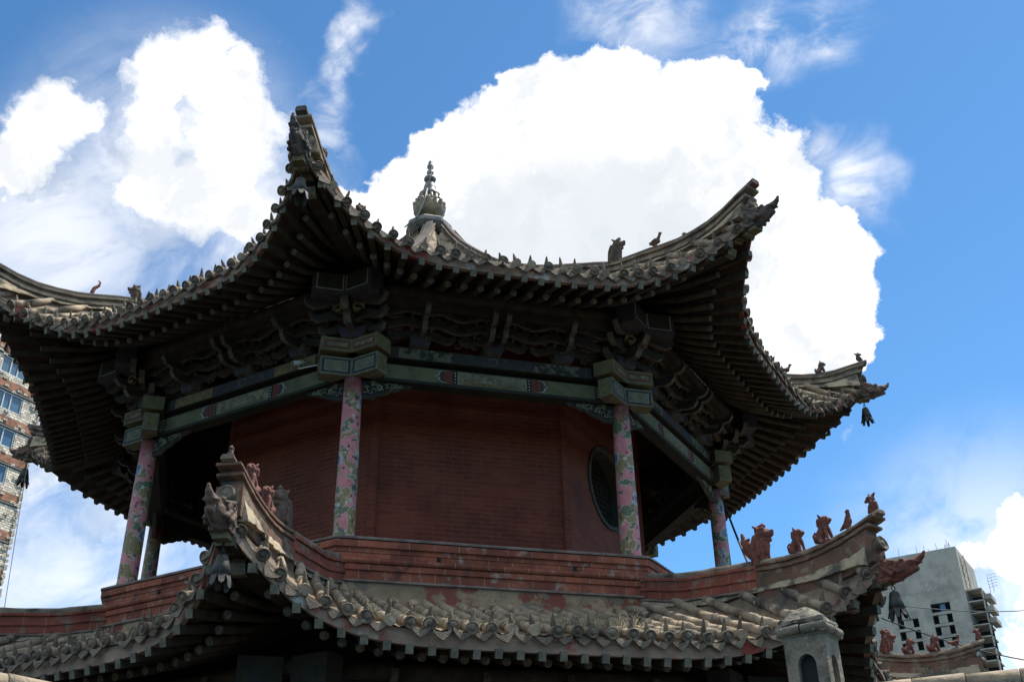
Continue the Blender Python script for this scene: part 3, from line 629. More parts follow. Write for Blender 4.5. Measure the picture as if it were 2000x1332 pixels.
# ------------------------------------------------------------------ columns, beams, brackets
col0 = None
for i in range(8):
    if col0 is None:
        q = MB(); q.lathe((0, 0, -0.16), UP, [(0.158, 0), (0.158, 0.06), (0.131, 0.10), (0.130, 0.8), (0.122, 1.6), (0.113, 2.30)], 24, 0)
        q.lathe((0, 0, 2.08), UP, [(0.05, 0), (0.116, 0.0), (0.118, 0.05), (0.07, 0.06)], 20, 1)
        col0 = q.build('column', [M['column'], M['gold']], pav); c = col0
    else: c = col0.copy(); COL.objects.link(c); c.parent = pav
    c.location = hp(i, 0, 4.8, ZB)
AB = 4.8*COS; TB = 4.8*TAN*COS
def painted_face(mb, i, r, z0, z1, segs, seed):
    """painted fields on the outer face of a beam: (t0, t1, material index)"""
    for t0, t1, mi in segs:
        mb.quad([fp(i, t0, r, z0), fp(i, t1, r, z0), fp(i, t1, r, z1), fp(i, t0, r, z1)], mi)
BM = [M['green_dk'], M['green'], M['ochre'], M['redp'], M['gold'], M['blue'], M['white'], M['pale'], M['ink'], M['black']]
for i in range(8):
    mb = MB()
    # lower tie beam
    mb.box(fp(i, 0, AB, 2.16), ft(i)*(TB-0.05), fn(i)*0.095, UP*0.125, 0)
    r = AB+0.098; a, b = 2.075, 2.272
    mb.quad([fp(i, -1.45, r, a), fp(i, 1.45, r, a), fp(i, 1.45, r, b), fp(i, -1.45, r, b)], 1)
    r2 = r+0.003
    mb.quad([fp(i, -0.48, r2, a+0.008), fp(i, 0.48, r2, a+0.008), fp(i, 0.48, r2, b-0.01), fp(i, -0.48, r2, b-0.01)], 2)
    mb.quad([fp(i, -0.40, r2+0.003, a+0.01), fp(i, 0.40, r2+0.003, a+0.01), fp(i, 0.40, r2+0.003, a+0.05), fp(i, -0.40, r2+0.003, a+0.05)], 4)
    for sg in (-1, 1):
        def qd(t0, t1, mi, dr=0.003, za=a+0.004, zb=b-0.004): mb.quad([fp(i, sg*t0, r+dr, za), fp(i, sg*t1, r+dr, za), fp(i, sg*t1, r+dr, zb), fp(i, sg*t0, r+dr, zb)], mi)
        qd(0.48, 0.54, 9); qd(0.54, 0.66, 3)
        for k in range(4): mb.lathe(fp(i, sg*0.51, r+0.004, a+0.03+k*0.045), fn(i), [(0.014, 0), (0.012, 0.006)], 8, 6)
        # cloud headed ornament, tan rim then blue
        for (sc, mi, dr) in ((1.0, 6, 0.005), (0.78, 5, 0.008), (0.45, 3, 0.011)):
            pts = [(0.62, -0.09), (0.70, -0.085), (0.745, -0.05), (0.735, -0.02), (0.79, 0.0), (0.735, 0.02), (0.745, 0.05), (0.70, 0.085), (0.62, 0.09)]
            poly = [(sg*(0.62+(x-0.62)*sc), y*(0.6+0.4*sc)) for x, y in pts]
            mb.prism(poly, fp(i, 0, r+dr, (a+b)/2), ft(i), UP, fn(i), 0.004, mi)
        for t0 in (1.45, 1.66):
            qd(t0, t0+0.055, 9, 0.004)
            for k in range(4): mb.lathe(fp(i, sg*(t0+0.027), r+0.005, a+0.03+k*0.045), fn(i), [(0.014, 0), (0.012, 0.006)], 8, 6)
        qd(1.505, 1.66, 2, 0.003); qd(1.715, 1.86, 3, 0.003); qd(1.715, 1.86, 4, 0.006, a+0.07, b-0.07)
    # projecting beam ends past the columns
    for sg in (-1, 1):
        c = TB+0.215
        mb.box(fp(i, sg*c, AB, 2.165), ft(i)*0.235, fn(i)*0.105, UP*0.13, 7)
        mb.quad([fp(i, sg*(TB+0.06), AB+0.107, 2.06), fp(i, sg*(TB+0.43), AB+0.107, 2.06), fp(i, sg*(TB+0.43), AB+0.107, 2.27), fp(i, sg*(TB+0.06), AB+0.107, 2.27)], 5)
        mb.quad([fp(i, sg*(TB+0.095), AB+0.110, 2.09), fp(i, sg*(TB+0.395), AB+0.110, 2.09), fp(i, sg*(TB+0.395), AB+0.110, 2.24), fp(i, sg*(TB+0.095), AB+0.110, 2.24)], 6)
        mb.quad([fp(i, sg*(TB+0.102), AB+0.113, 2.097), fp(i, sg*(TB+0.388), AB+0.113, 2.097), fp(i, sg*(TB+0.388), AB+0.113, 2.233), fp(i, sg*(TB+0.102), AB+0.113, 2.233)], 7)
        e = TB+0.451
        mb.prism([(-0.06, -0.10), (0.06, -0.10), (0.088, -0.07), (0.088, 0.07), (0.06, 0.10), (-0.06, 0.10), (-0.088, 0.07), (-0.088, -0.07)], fp(i, sg*(e+0.006), AB, 2.165), fn(i), UP, ft(i), 0.012, 1)
        mb.box(fp(i, sg*(e+0.014), AB, 2.165), fn(i)*0.05, UP*0.065, ft(i)*0.004, 4)
    mb.build('tie_beam', BM, pav, PZ)
    mb = MB()
    mb.box(fp(i, 0, AB, 2.445), ft(i)*(TB-0.02), fn(i)*0.13, UP*0.085, 0)
    r = AB+0.133; a, b = 2.372, 2.52
    segs = [(-0.55, 0.55, 5)]
    for sg in (-1, 1):
        segs += [(0.56*sg, 1.28*sg, 8 if i != 0 else 4), (1.30*sg, 1.40*sg, 5), (1.42*sg, 1.50*sg, 9), (1.52*sg, 1.85*sg, 2)]
    for t0, t1, mi in segs: mb.quad([fp(i, t0, r, a), fp(i, t1, r, a), fp(i, t1, r, b), fp(i, t0, r, b)], mi)
    mb.prism([(0.075*math.cos(k*math.pi/4), 0.062*math.sin(k*math.pi/4)) for k in range(8)], fp(i, 0, r+0.004, (a+b)/2), ft(i), UP, fn(i), 0.006, 4)
    mb.prism([(0.058*math.cos(k*math.pi/4), 0.048*math.sin(k*math.pi/4)) for k in range(8)], fp(i, 0, r+0.008, (a+b)/2), ft(i), UP, fn(i), 0.006, 5)
    for sg in (-1, 1):
        mb.box(fp(i, sg*(TB+0.22), AB, 2.455), ft(i)*0.245, fn(i)*0.15, UP*0.10, 1)
        mb.quad([fp(i, sg*(TB+0.09), AB+0.153, 2.40), fp(i, sg*(TB+0.42), AB+0.153, 2.40), fp(i, sg*(TB+0.42), AB+0.153, 2.51), fp(i, sg*(TB+0.09), AB+0.153, 2.51)], 3)
        mb.quad([fp(i, sg*(TB+0.11), AB+0.156, 2.425), fp(i, sg*(TB+0.40), AB+0.156, 2.425), fp(i, sg*(TB+0.40), AB+0.156, 2.485), fp(i, sg*(TB+0.11), AB+0.156, 2.485)], 2)
    mb.build('lintel_beam', BM, pav, PZ)
    # carved corbels under the tie beam beside each column
    for sg in (-1, 1):
        mb = MB(); t0 = TB-0.12
        poly = [(0, 0), (-0.66, 0), (-0.60, -0.05), (-0.52, -0.055), (-0.46, -0.10), (-0.38, -0.115), (-0.30, -0.17), (-0.20, -0.195), (-0.12, -0.25), (0, -0.25)]
        o = fp(i, sg*t0, AB, 2.032); u = ft(i)*sg
        mb.prism(poly, o, u, UP, fn(i), 0.05, 0, 1)
        inner = [(-0.02+(x+0.02)*0.88 if x < 0 else -0.025, -0.022+(y+0.02)*0.80 if y < 0 else -0.02) for x, y in poly]
        mb.prism([(x, y) for x, y in inner], o+fn(i)*0.027, u, UP, fn(i), 0.006, 2, 1)
        rnd = random.Random(5)
        for k in range(26):
            x = -rnd.uniform(0.04, 0.52); ymax = -0.19+0.30*max(0, -x-0.08)*0.9
            y = rnd.uniform(max(ymax, -0.21)+0.02, -0.03); a = rnd.uniform(0, 6.28); s = rnd.uniform(0.014, 0.03)
            mb.ribbon([(x+s*math.cos(a+w*1.3)*(0.5+w*0.35), y+s*math.sin(a+w*1.3)*(0.5+w*0.35)) for w in range(4)], 0.012, o+fn(i)*0.034, u, UP, fn(i), 0.01, 3)
        for k in range(7):
            an = k*0.9; mb.lathe(o+u*(-0.22+0.03*math.cos(an))+UP*(-0.085+0.03*math.sin(an))+fn(i)*0.03, fn(i), [(0.016, 0), (0.012, 0.012)], 8, 4)
        mb.build('carved_corbel', [M['carve'], M['carve_edge'], M['black'], M['pale'], M['ochre']], pav, PZ)

def bracket_clusters(i):
    S_ARM = [(0, 0), (0.12, 0.03), (0.24, 0.03), (0.36, -0.02), (0.46, -0.05), (0.54, -0.03), (0.575, 0.02), (0.55, 0.06)]
    SW = [0.10, 0.11, 0.10, 0.09, 0.08, 0.065, 0.05, 0.03]
    for t in (-1.0, 0.0, 1.0):
        mb = MB(); n = fn(i); u = ft(i)
        # seat block
        mb.prism([(-0.085, 0), (0.085, 0), (0.13, 0.06), (0.14, 0.17), (-0.14, 0.17), (-0.13, 0.06)], fp(i, t, AB+0.08, 2.535), u, UP, n, 0.26, 2, 1)
        # arms along the wall, two tiers
        for (r, z, sc) in ((AB+0.16, 2.70, 0.80), (AB+0.30, 2.80, 1.0)):
            for sg in (-1, 1):
                mb.ribbon([(x*sc*sg, y*sc) for x, y in S_ARM], SW, fp(i, t, r, z), u, UP, n, 0.075, 0, 1)
        # outward arms with hooked noses
        for (z, L) in ((2.70, 0.34), (2.84, 0.52)):
            pts = [(-0.2, 0.0), (0, 0), (L*0.5, 0.0), (L*0.8, -0.03), (L, -0.02), (L+0.06, 0.04), (L+0.05, 0.09)]
            for o in ((-0.09, 0.09) if t == 0 else (0,)): mb.ribbon(pts, [0.10, 0.10, 0.10, 0.085, 0.07, 0.05, 0.03], fp(i, t+o, AB+0.12, z), n, UP, u, 0.07, 0, 1)
        # row of curved fin plates that carry the eave purlin
        cnt = 7 if t == 0 else 3
        for k in range(cnt):
            o = (k-(cnt-1)/2)*0.135
            pts = [(0.14, -0.10), (0.20, 0.0), (0.24, 0.10), (0.34, 0.20), (0.46, 0.25)]
            mb.ribbon(pts, [0.05, 0.11, 0.14, 0.15, 0.12], fp(i, t+o, AB, 2.84), n, UP, u, 0.045, 0, 1)
        for sg in (-1, 1):
            mb.ribbon([(x*1.05*sg, y*1.1) for x, y in S_ARM], SW, fp(i, t, AB+0.42, 2.93), u, UP, n, 0.06, 0, 1)
        rnd = random.Random(int(i*31+t*10))
        for k in range(34):
            x = rnd.uniform(-0.5, 0.5); z = rnd.uniform(2.60, 3.06); r = AB+rnd.uniform(0.10, 0.40)*(0.4+(z-2.6)*1.6); q_ = rnd.uniform(0.03, 0.065); a0 = rnd.uniform(0, 6.28); sg = rnd.choice((-1, 1))
            mb.ribbon([(q_*(1-w*0.085)*math.cos(a0+sg*w*0.62), q_*(1-w*0.085)*math.sin(a0+sg*w*0.62)) for w in range(9)], 0.022, fp(i, t+x, r, z), u, UP, n, 0.05, 0, 1)
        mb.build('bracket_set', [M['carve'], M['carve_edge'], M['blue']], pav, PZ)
for i in range(8): bracket_clusters(i)
def corner_bracket(i):
    mb = MB(); n = hn(i); u = ht(i)
    mb.prism([(-0.12, 0), (0.12, 0), (0.17, 0.07), (0.18, 0.16), (-0.18, 0.16), (-0.17, 0.07)], hp(i, 0, 4.86, 2.565), u, UP, n, 0.3, 2, 1)
    for (z, L) in ((2.72, 0.30), (2.86, 0.46)):
        pts = [(-0.3, 0.0), (0, 0), (L*0.5, 0.02), (L*0.8, -0.02), (L, -0.03), (L+0.07, 0.03), (L+0.06, 0.09)]
        mb.ribbon(pts, [0.12, 0.12, 0.12, 0.10, 0.085, 0.06, 0.03], hp(i, 0, 4.9, z), n, UP, u, 0.10, 0, 1)
    S_ARM = [(0, 0), (0.16, 0.04), (0.32, 0.04), (0.46, -0.02), (0.58, -0.06), (0.68, -0.03), (0.72, 0.03), (0.68, 0.08)]
    SW = [0.11, 0.12, 0.12, 0.10, 0.09, 0.07, 0.055, 0.03]
    for dface, sg in ((ft(i), 1), (ft(i-1), -1)):
        nf = fn(i) if sg == 1 else fn(i-1)
        for (dr, z, sc) in ((0.06, 2.70, 0.8), (0.22, 2.82, 0.95), (0.36, 2.94, 1.0)):
            mb.ribbon([(x*sc, y*sc) for x, y in S_ARM], SW, n*(4.8+dr)+UP*z, dface*sg, UP, nf, 0.08, 0, 1)
            mb.ribbon([(x*sc*0.8, y*sc) for x, y in S_ARM], SW, n*(4.8+dr)+UP*z, dface*-sg, UP, nf, 0.08, 0, 1)
        # leaf shaped lobes either side of the corner block
        for k in range(2):
            o = n*(4.98+0.05*k)+dface*sg*(0.30+0.22*k)+UP*2.98
            mb.prism([(-0.14, 0.10), (-0.12, -0.02), (-0.02, -0.12), (0.10, -0.10), (0.15, 0.0), (0.14, 0.10)], o, dface*sg, UP, nf, 0.06, 0, 1)
        # carved curl ornaments
        o = n*5.28+dface*sg*0.13+UP*2.86
        mb.ribbon([(0.08*math.cos(a)*(1-a/9), 0.08*math.sin(a)*(1-a/9)) for a in [k*0.6 for k in range(11)]], 0.035, o, dface*sg, UP, nf, 0.07, 3, 1)
    mb.build('corner_bracket', [M['carve'], M['carve_edge'], M['blue'], M['gold']], pav, PZ)
for i in range(8): corner_bracket(i)
# eave purlins with crossing ends
RP = 5.30; AP = RP*COS; TP = RP*TAN*COS
for i in range(8):
    mb = MB()
    mb.tube([fp(i, -TP, AP, 3.17), fp(i, TP, AP, 3.17)], 0.10, 12, 0)
    mb.box(fp(i, 0, AP, 3.01), ft(i)*(TP-0.2), fn(i)*0.05, UP*0.06, 0)
    for sg in (-1, 1):
        c = TP+0.22
        mb.box(fp(i, sg*c, AP, 3.09), ft(i)*0.25, fn(i)*0.13, UP*0.155, 1)
        mb.quad([fp(i, sg*(TP+0.07), AP+0.133, 3.00), fp(i, sg*(TP+0.42), AP+0.133, 3.00), fp(i, sg*(TP+0.42), AP+0.133, 3.235), fp(i, sg*(TP+0.07), AP+0.133, 3.235)], 2)
        mb.quad([fp(i, sg*(TP+0.085), AP+0.136, 3.012), fp(i, sg*(TP+0.405), AP+0.136, 3.012), fp(i, sg*(TP+0.405), AP+0.136, 3.235), fp(i, sg*(TP+0.085), AP+0.136, 3.235)], 3)
    mb.build('eave_purlin', [M['wood'], M['blue'], M['white'], M['green_dk']], pav, PZ)

# ------------------------------------------------------------------ inner brick core
RW = 3.58; AW = RW*COS
wall = MB()
WC, WZ, WR = 0.06, 1.72, 0.62
for i in range(8):
    h = RW*TAN*COS; z0, z1 = -0.3, 3.9
    def WP(t, z): return fp(i, t, AW, z)
    if i in (2, 6):
        n = 48; out = []
        for k in range(n):   # rectangle boundary points seen from the hole's centre
            a = 2*math.pi*k/n; ca, sa = math.cos(a), math.sin(a); f = 1e9
            if abs(ca) > 1e-6: f = min(f, ((h if ca > 0 else -h)-WC)/ca)
            if abs(sa) > 1e-6: f = min(f, ((z1 if sa > 0 else z0)-WZ)/sa)
            out.append((WC+f*ca, WZ+f*sa))
        corners = [(h, z1), (-h, z1), (-h, z0), (h, z0)]
        for k in range(n):
            j = (k+1) % n; p, q_ = out[k], out[j]; a0, a1 = 2*math.pi*k/n, 2*math.pi*(k+1)/n
            pts = [(WC+WR*math.cos(a0), WZ+WR*math.sin(a0)), p]
            for c in corners:
                ac = math.atan2(c[1]-WZ, c[0]-WC) % (2*math.pi)
                if a0+1e-6 < ac < a1-1e-6: pts.append(c)
            pts += [q_, (WC+WR*math.cos(a1), WZ+WR*math.sin(a1))]
            wall.quad([WP(*x) for x in pts], 0, [(x[0]+i*0.13, x[1]) for x in pts])
    else:
        wall.quad([WP(-h, z0), WP(h, z0), WP(h, z1), WP(-h, z1)], 0, [(-h+i*0.13, z0), (h+i*0.13, z0), (h+i*0.13, z1), (-h+i*0.13, z1)])
for i in range(8): wall.box(hp(i, 0, RW-0.008, 1.8), ht(i)*0.055, hn(i)*0.022, UP*2.1, 0)
core = wall.build('brick_core', M['brick_wall'], pav, PZ)
for i in (2, 6):
    mb = MB(); c = fp(i, WC, AW, WZ); n = 48; base = len(mb.v)
    ring = [(WR+0.045, 0.003), (WR+0.045, 0.03), (WR-0.012, 0.03), (WR-0.03, 0.0), (WR-0.03, -0.26)]
    for (r, h) in ring:
        for k in range(n): a = 2*math.pi*k/n; mb.v.append(tuple(c+fn(i)*h+ft(i)*(r*math.cos(a))+UP*(r*math.sin(a))))
    for a in range(len(ring)-1):
        for k in range(n): mb.face((base+a*n+k, base+a*n+(k+1) % n, base+(a+1)*n+(k+1) % n, base+(a+1)*n+k), 0, False)
    w = mb.build('round_window', M['stone_dk'], core)
    mb = MB(); mb.prism([(WR*math.cos(2*math.pi*k/n), WR*math.sin(2*math.pi*k/n)) for k in range(n)], c-fn(i)*0.27, ft(i), UP, fn(i), 0.01, 0); mb.build('interior_shade_disc', M['black'], w)  # black disc put in for the dark interior behind the lattice
    mb = MB()
    for k in range(-6, 7):
        o = k*0.088; L = math.sqrt(max(0.0, (WR-0.03)**2-o*o))
        if L > 0.05:
            mb.box(c-fn(i)*0.21+ft(i)*o, ft(i)*0.013, fn(i)*0.016, UP*L, 0); mb.box(c-fn(i)*0.215+UP*o, UP*0.013, fn(i)*0.015, ft(i)*L, 0)
    mb.build('lattice', M['lattice'], w)

# gallery floor and red brick parapet that carries the columns
par = MB(); AQ = 5.0925*COS
segs = [  # (profile points (offset, z)), material
    ([(-1.6, -0.16), (-0.03, -0.15), (0.02, -0.155), (0.035, -0.17), (0.03, -0.19)], 1),
    ([(0.0, -0.192), (0.0, -0.198), (0.018, -0.20), (0.018, -0.28), (-0.012, -0.284)], 0),
    ([(-0.012, -0.284), (-0.011, -0.338), (-0.022, -0.341)], 0),
    ([(-0.022, -0.341), (-0.022, -0.346), (-0.012, -0.349), (-0.014, -0.40)], 0),
    ([(-0.014, -0.402), (0.018, -0.412), (0.032, -0.43), (0.034, -0.448), (0.022, -0.470), (0.0, -0.478)], 0),
    ([(0.0, -0.482), (0.008, -0.486), (0.008, -0.55), (-0.014, -0.555)], 0),
    ([(-0.014, -0.555), (-0.016, -0.655)], 0),
    ([(-0.016, -0.656), (0.022, -0.668), (0.022, -0.690), (-0.008, -0.70)], 1),
    ([(-0.008, -0.70), (-0.004, -0.79), (0.01, -0.86), (0.04, -0.91), (0.09, -0.955), (0.17, -1.01), (0.26, -1.08), (0.34, -1.16)], 2)]
for i in range(8):
    for sgk, (prof, mi) in enumerate(segs):
        for a in range(len(prof)-1):
            (o0, z0), (o1, z1) = prof[a], prof[a+1]; NSEG = 14 if mi != 2 else 44
            for k in range(NSEG):
                sA, sB = -1+2*k/NSEG, -1+2*(k+1)/NSEG
                def P(s, o, z):
                    r = AQ+o; t = s*TAN*r
                    w = mnoise.noise(Vector((t*1.7+i*5, z*9, i*3.1)))*0.006 if o > -0.5 and -0.99 < s < 0.99 else 0
                    if z < -0.86: z += 0.055*mnoise.noise(Vector((t*3.1+i*7, o*5, 1.7)))+0.02*mnoise.noise(Vector((t*11, o*13, i)))
                    return fp(i, t, r+w, z+mnoise.noise(Vector((t*0.9, i*2.2, 0)))*0.004*(abs(s) < 0.99))
                u0, u1 = sA*TAN*AQ+sgk*0.117+i*0.21, sB*TAN*AQ+sgk*0.117+i*0.21
                par.quad([P(sA, o0, z0), P(sB, o0, z0), P(sB, o1, z1), P(sA, o1, z1)], mi, [(u0, 0.25), (u1, 0.25), (u1, 0.25), (u0, 0.25)])
parapet = par.build('brick_parapet', [M['brick_par'], M['coping'], M['plaster_low']], pav, PZ)
for i, t in ((1, -0.72), (1, 0.98), (0, -0.9), (0, 0.9)):
    mb = MB(); mb.box(fp(i, t, AQ-0.012, -0.375), ft(i)*0.022, fn(i)*0.012, UP*0.026, 0); mb.build('drain_hole_shade', M['black'], parapet)  # black boxes stand for the shade inside the weep holes

# lower storey under the first eave
low = MB()
for i in range(8):
    h = 4.7*TAN
    low.quad([fp(i, -h, 4.7, -ZB), fp(i, h, 4.7, -ZB), fp(i, h, 4.7, -1.0), fp(i, -h, 4.7, -1.0)], 0, [(-h, -ZB), (h, -ZB), (h, -1.0), (-h, -1.0)])
low.build('lower_wall', M['dark_timber'], pav, PZ)
lc0 = None
for i in range(8):
    if lc0 is None:
        q = MB(); q.lathe((0, 0, 0), UP, [(0.2, 0), (0.2, 0.12), (0.15, 0.2), (0.15, 3.45)], 20, 0); lc0 = q.build('lower_column', M['column'], pav); c = lc0
    else: c = lc0.copy(); COL.objects.link(c); c.parent = pav
    c.location = hp(i, 0, 6.0, 0)
A2 = 6.0*COS; T2 = 6.0*TAN*COS
for i in range(8):
    mb = MB()
    mb.box(fp(i, 0, A2, -2.52), ft(i)*(T2-0.05), fn(i)*0.10, UP*0.14, 0); mb.box(fp(i, 0, A2, -2.27), ft(i)*T2, fn(i)*0.14, UP*0.09, 1)
    mb.tube([fp(i, -T2-0.4, A2+0.25, -1.93), fp(i, T2+0.4, A2+0.25, -1.93)], 0.09, 10, 2)
    for sg in (-1, 1):
        mb.box(fp(i, sg*(T2+0.42), A2+0.25, -2.0), ft(i)*0.22, fn(i)*0.125, UP*0.15, 1)
    mb.build('lower_beam', [M['green_dk'], M['carve'], M['wood']], pav, PZ)
    S_ARM = [(0, 0), (0.12, 0.03), (0.24, 0.03), (0.36, -0.02), (0.46, -0.05), (0.54, -0.03), (0.575, 0.02), (0.55, 0.06)]
    for t in (-1.4, -0.45, 0.45, 1.4):
        mb = MB()
        mb.prism([(-0.09, 0), (0.09, 0), (0.14, 0.07), (0.15, 0.15), (-0.15, 0.15), (-0.14, 0.07)], fp(i, t, A2+0.05, -2.17), ft(i), UP, fn(i), 0.28, 0, 1)
        for sg in (-1, 1):
            mb.ribbon([(x*sg*0.8, y) for x, y in S_ARM], 0.08, fp(i, t, A2+0.18, -2.02), ft(i), UP, fn(i), 0.07, 0, 1)
        mb.ribbon([(-0.2, 0), (0.2, 0), (0.34, -0.03), (0.42, 0.02), (0.41, 0.07)], [0.1, 0.1, 0.08, 0.05, 0.03], fp(i, t, A2, -2.0), fn(i), UP, ft(i), 0.08, 0, 1)
        mb.build('lower_bracket', [M['carve'], M['carve_edge']], pav, PZ)

# ------------------------------------------------------------------ ridge figures (each a thing of its own)
def W(p): return Vector((CX, CY, ZB))+p
def fig(name, caps, mat, R, i, r, dz, scale, label, cat, group, face_out=True, vox=0.006, lean=0.5):
    mb = MB()
    for (a, r0, b, r1) in caps: mb.capsule(a, r0, b, r1, 9)
    o = mb.build(name, mat, None, remesh=vox)
    p = W(hp(i, 0, r, z_hip(R, r)+R.sh(r)+dz)); o.location = p
    X = hn(i)*(1 if face_out else -1); sl = (z_hip(R, r+0.1)+R.sh(r+0.1)-z_hip(R, r-0.1)-R.sh(r-0.1))/0.2*lean*(1 if face_out else -1); X = (X+UP*sl).normalized(); Y = UP.cross(X).normalized(); Z = X.cross(Y)
    m = Matrix((X, Y, Z)).transposed().to_4x4(); o.matrix_world = Matrix.Translation(p) @ m @ Matrix.Diagonal((scale*0.94, scale*0.94, scale*0.94, 1))
    return tag(o, label, cat, group)
def both(a, r0, b, r1): return [((a[0], s*a[1], a[2]), r0, (b[0], s*b[1], b[2]), r1) for s in (-1, 1)]
LION = [((-0.06, 0, 0.075), 0.062, (0.0, 0, 0.15), 0.055), ((0.0, 0, 0.15), 0.055, (0.035, 0, 0.19), 0.05), ((0.045, 0, 0.245), 0.055, (0.055, 0, 0.255), 0.05), ((0.08, 0, 0.245), 0.033, (0.115, 0, 0.238), 0.026), ((0.07, 0, 0.215), 0.022, (0.105, 0, 0.208), 0.016),
        ((-0.11, 0, 0.05), 0.026, (-0.125, 0, 0.12), 0.022), ((-0.125, 0, 0.12), 0.022, (-0.105, 0, 0.155), 0.01), ((-0.09, 0, -0.01), 0.022, (0.09, 0, -0.01), 0.022)]
LION += both((0.05, 0.038, 0.16), 0.026, (0.07, 0.042, 0.07), 0.02) + both((0.07, 0.042, 0.07), 0.02, (0.08, 0.042, 0.0), 0.019) + both((0.08, 0.042, 0.005), 0.02, (0.105, 0.042, 0.0), 0.016) + both((-0.06, 0.045, 0.06), 0.045, (-0.02, 0.055, 0.035), 0.03) + both((-0.03, 0.055, 0.02), 0.024, (0.02, 0.055, 0.0), 0.02) + both((0.02, 0.04, 0.29), 0.018, (0.01, 0.05, 0.315), 0.01) + both((0.0, 0.045, 0.25), 0.028, (-0.01, 0.04, 0.20), 0.026) + both((0.085, 0.025, 0.268), 0.013, (0.095, 0.025, 0.27), 0.01)
BIRD = [((-0.05, 0, 0.10), 0.05, (0.04, 0, 0.125), 0.052), ((0.04, 0, 0.13), 0.04, (0.085, 0, 0.20), 0.025), ((0.085, 0, 0.20), 0.025, (0.10, 0, 0.245), 0.03), ((0.11, 0, 0.25), 0.018, (0.155, 0, 0.245), 0.006), ((-0.06, 0, 0.11), 0.035, (-0.16, 0, 0.15), 0.015), ((-0.06, 0, 0.10), 0.03, (-0.15, 0, 0.11), 0.013), ((0, 0, 0.07), 0.025, (0, 0, -0.01), 0.028), ((-0.05, 0, -0.01), 0.02, (0.06, 0, -0.01), 0.02)] + both((-0.05, 0.04, 0.11), 0.03, (0.03, 0.045, 0.13), 0.03)
BIRD_UP = [((0, 0, -0.01), 0.028, (0.01, 0, 0.05), 0.028), ((0.0, 0, 0.08), 0.05, (0.03, 0, 0.12), 0.05), ((-0.02, 0, 0.08), 0.04, (-0.11, 0, 0.05), 0.012), ((0.03, 0, 0.13), 0.045, (0.05, 0, 0.19), 0.03), ((0.05, 0, 0.19), 0.03, (0.055, 0, 0.24), 0.026), ((0.03, 0, 0.24), 0.014, (0.07, 0, 0.245), 0.014)]
BEAST = [((-0.02, 0, -0.03), 0.10, (0.0, 0, 0.12), 0.10), ((0.0, 0, 0.12), 0.10, (0.03, 0, 0.26), 0.085), ((0.04, 0, 0.33), 0.085, (0.07, 0, 0.35), 0.075), ((0.08, 0, 0.335), 0.055, (0.18, 0, 0.33), 0.045), ((0.18, 0, 0.34), 0.038, (0.205, 0, 0.355), 0.026), ((0.10, 0, 0.27), 0.04, (0.17, 0, 0.255), 0.028), ((0.05, 0, 0.24), 0.06, (0.11, 0, 0.20), 0.05), ((0.11, 0, 0.20), 0.045, (0.12, 0, 0.10), 0.03)]
BEAST += both((0.08, 0.045, 0.395), 0.028, (0.10, 0.045, 0.40), 0.022) + both((0.03, 0.05, 0.40), 0.024, (-0.03, 0.06, 0.445), 0.012) + both((0.0, 0.08, 0.30), 0.032, (-0.03, 0.085, 0.22), 0.028) + both((0.04, 0.09, 0.22), 0.026, (0.06, 0.09, 0.08), 0.022) + both((-0.03, 0.09, 0.2), 0.026, (-0.02, 0.095, 0.04), 0.022)
for k in range(5): BEAST.append(((-0.03+0.03*k, 0, 0.40+0.01*k), 0.026, (-0.05+0.03*k, 0, 0.445+0.008*k), 0.009))
WING = [((-0.06, 0, 0.10), 0.08, (-0.17, 0, 0.20), 0.075), ((-0.17, 0, 0.22), 0.06, (-0.23, 0, 0.30), 0.045), ((-0.22, 0, 0.30), 0.04, (-0.25, 0, 0.40), 0.022), ((-0.12, 0, 0.22), 0.06, (-0.20, 0, 0.28), 0.04), ((-0.19, 0, 0.30), 0.035, (-0.15, 0, 0.325), 0.018)]
IMP = [((0, 0, -0.02), 0.04, (0.0, 0, 0.06), 0.035), ((0, 0, 0.06), 0.04, (-0.01, 0, 0.14), 0.042), ((-0.01, 0, 0.18), 0.045, (0.01, 0, 0.19), 0.042), ((0.03, 0, 0.185), 0.025, (0.06, 0, 0.18), 0.02), ((-0.04, 0, 0.12), 0.03, (-0.05, 0, 0.06), 0.02), ((-0.04, 0, 0.21), 0.02, (-0.07, 0, 0.23), 0.012), ((0.0, 0, 0.22), 0.018, (0.0, 0, 0.245), 0.01)] + both((0.02, 0.03, 0.1), 0.018, (0.045, 0.035, 0.03), 0.014)
G = 'glazed ridge figures on the hips'
TOP = 0.39
T, TG = M['terra'], M['terra_gray']
fig('ridge_beast', BEAST+WING, T, RL, 2, 6.84, TOP-0.03, 1.0, 'red winged dragon beast, biggest figure on the lower ridge beside the lantern', 'ridge figure', G, vox=0.009)
fig('ridge_lion', LION, T, RL, 2, 7.36, TOP, 0.93, 'small red seated lion between the winged beast and a taller lion', 'ridge figure', G)
fig('ridge_lion', LION, T, RL, 2, 7.73, TOP, 1.02, 'tall red seated lion next to a tail-up bird on the lower ridge', 'ridge figure', G)
fig('ridge_bird', BIRD_UP, T, RL, 2, 8.04, TOP, 0.90, 'red bird with upright neck near the lower ridge tip over the concrete tower', 'ridge figure', G)
fig('ridge_imp', IMP, T, RL, 2, 8.38, TOP-0.01, 0.98, 'red crouching figure looking back on the lower ridge tip beside the tower', 'ridge figure', G, face_out=False)
fig('ridge_beast', BEAST, T, RL, 3, 7.02, TOP-0.02, 0.86, 'red dragon beast on the low far ridge in front of the concrete tower', 'ridge figure', G, vox=0.009)
fig('ridge_lion', LION, T, RL, 3, 7.37, TOP, 0.80, 'red lion next to the beast on the low far ridge at the tower', 'ridge figure', G)
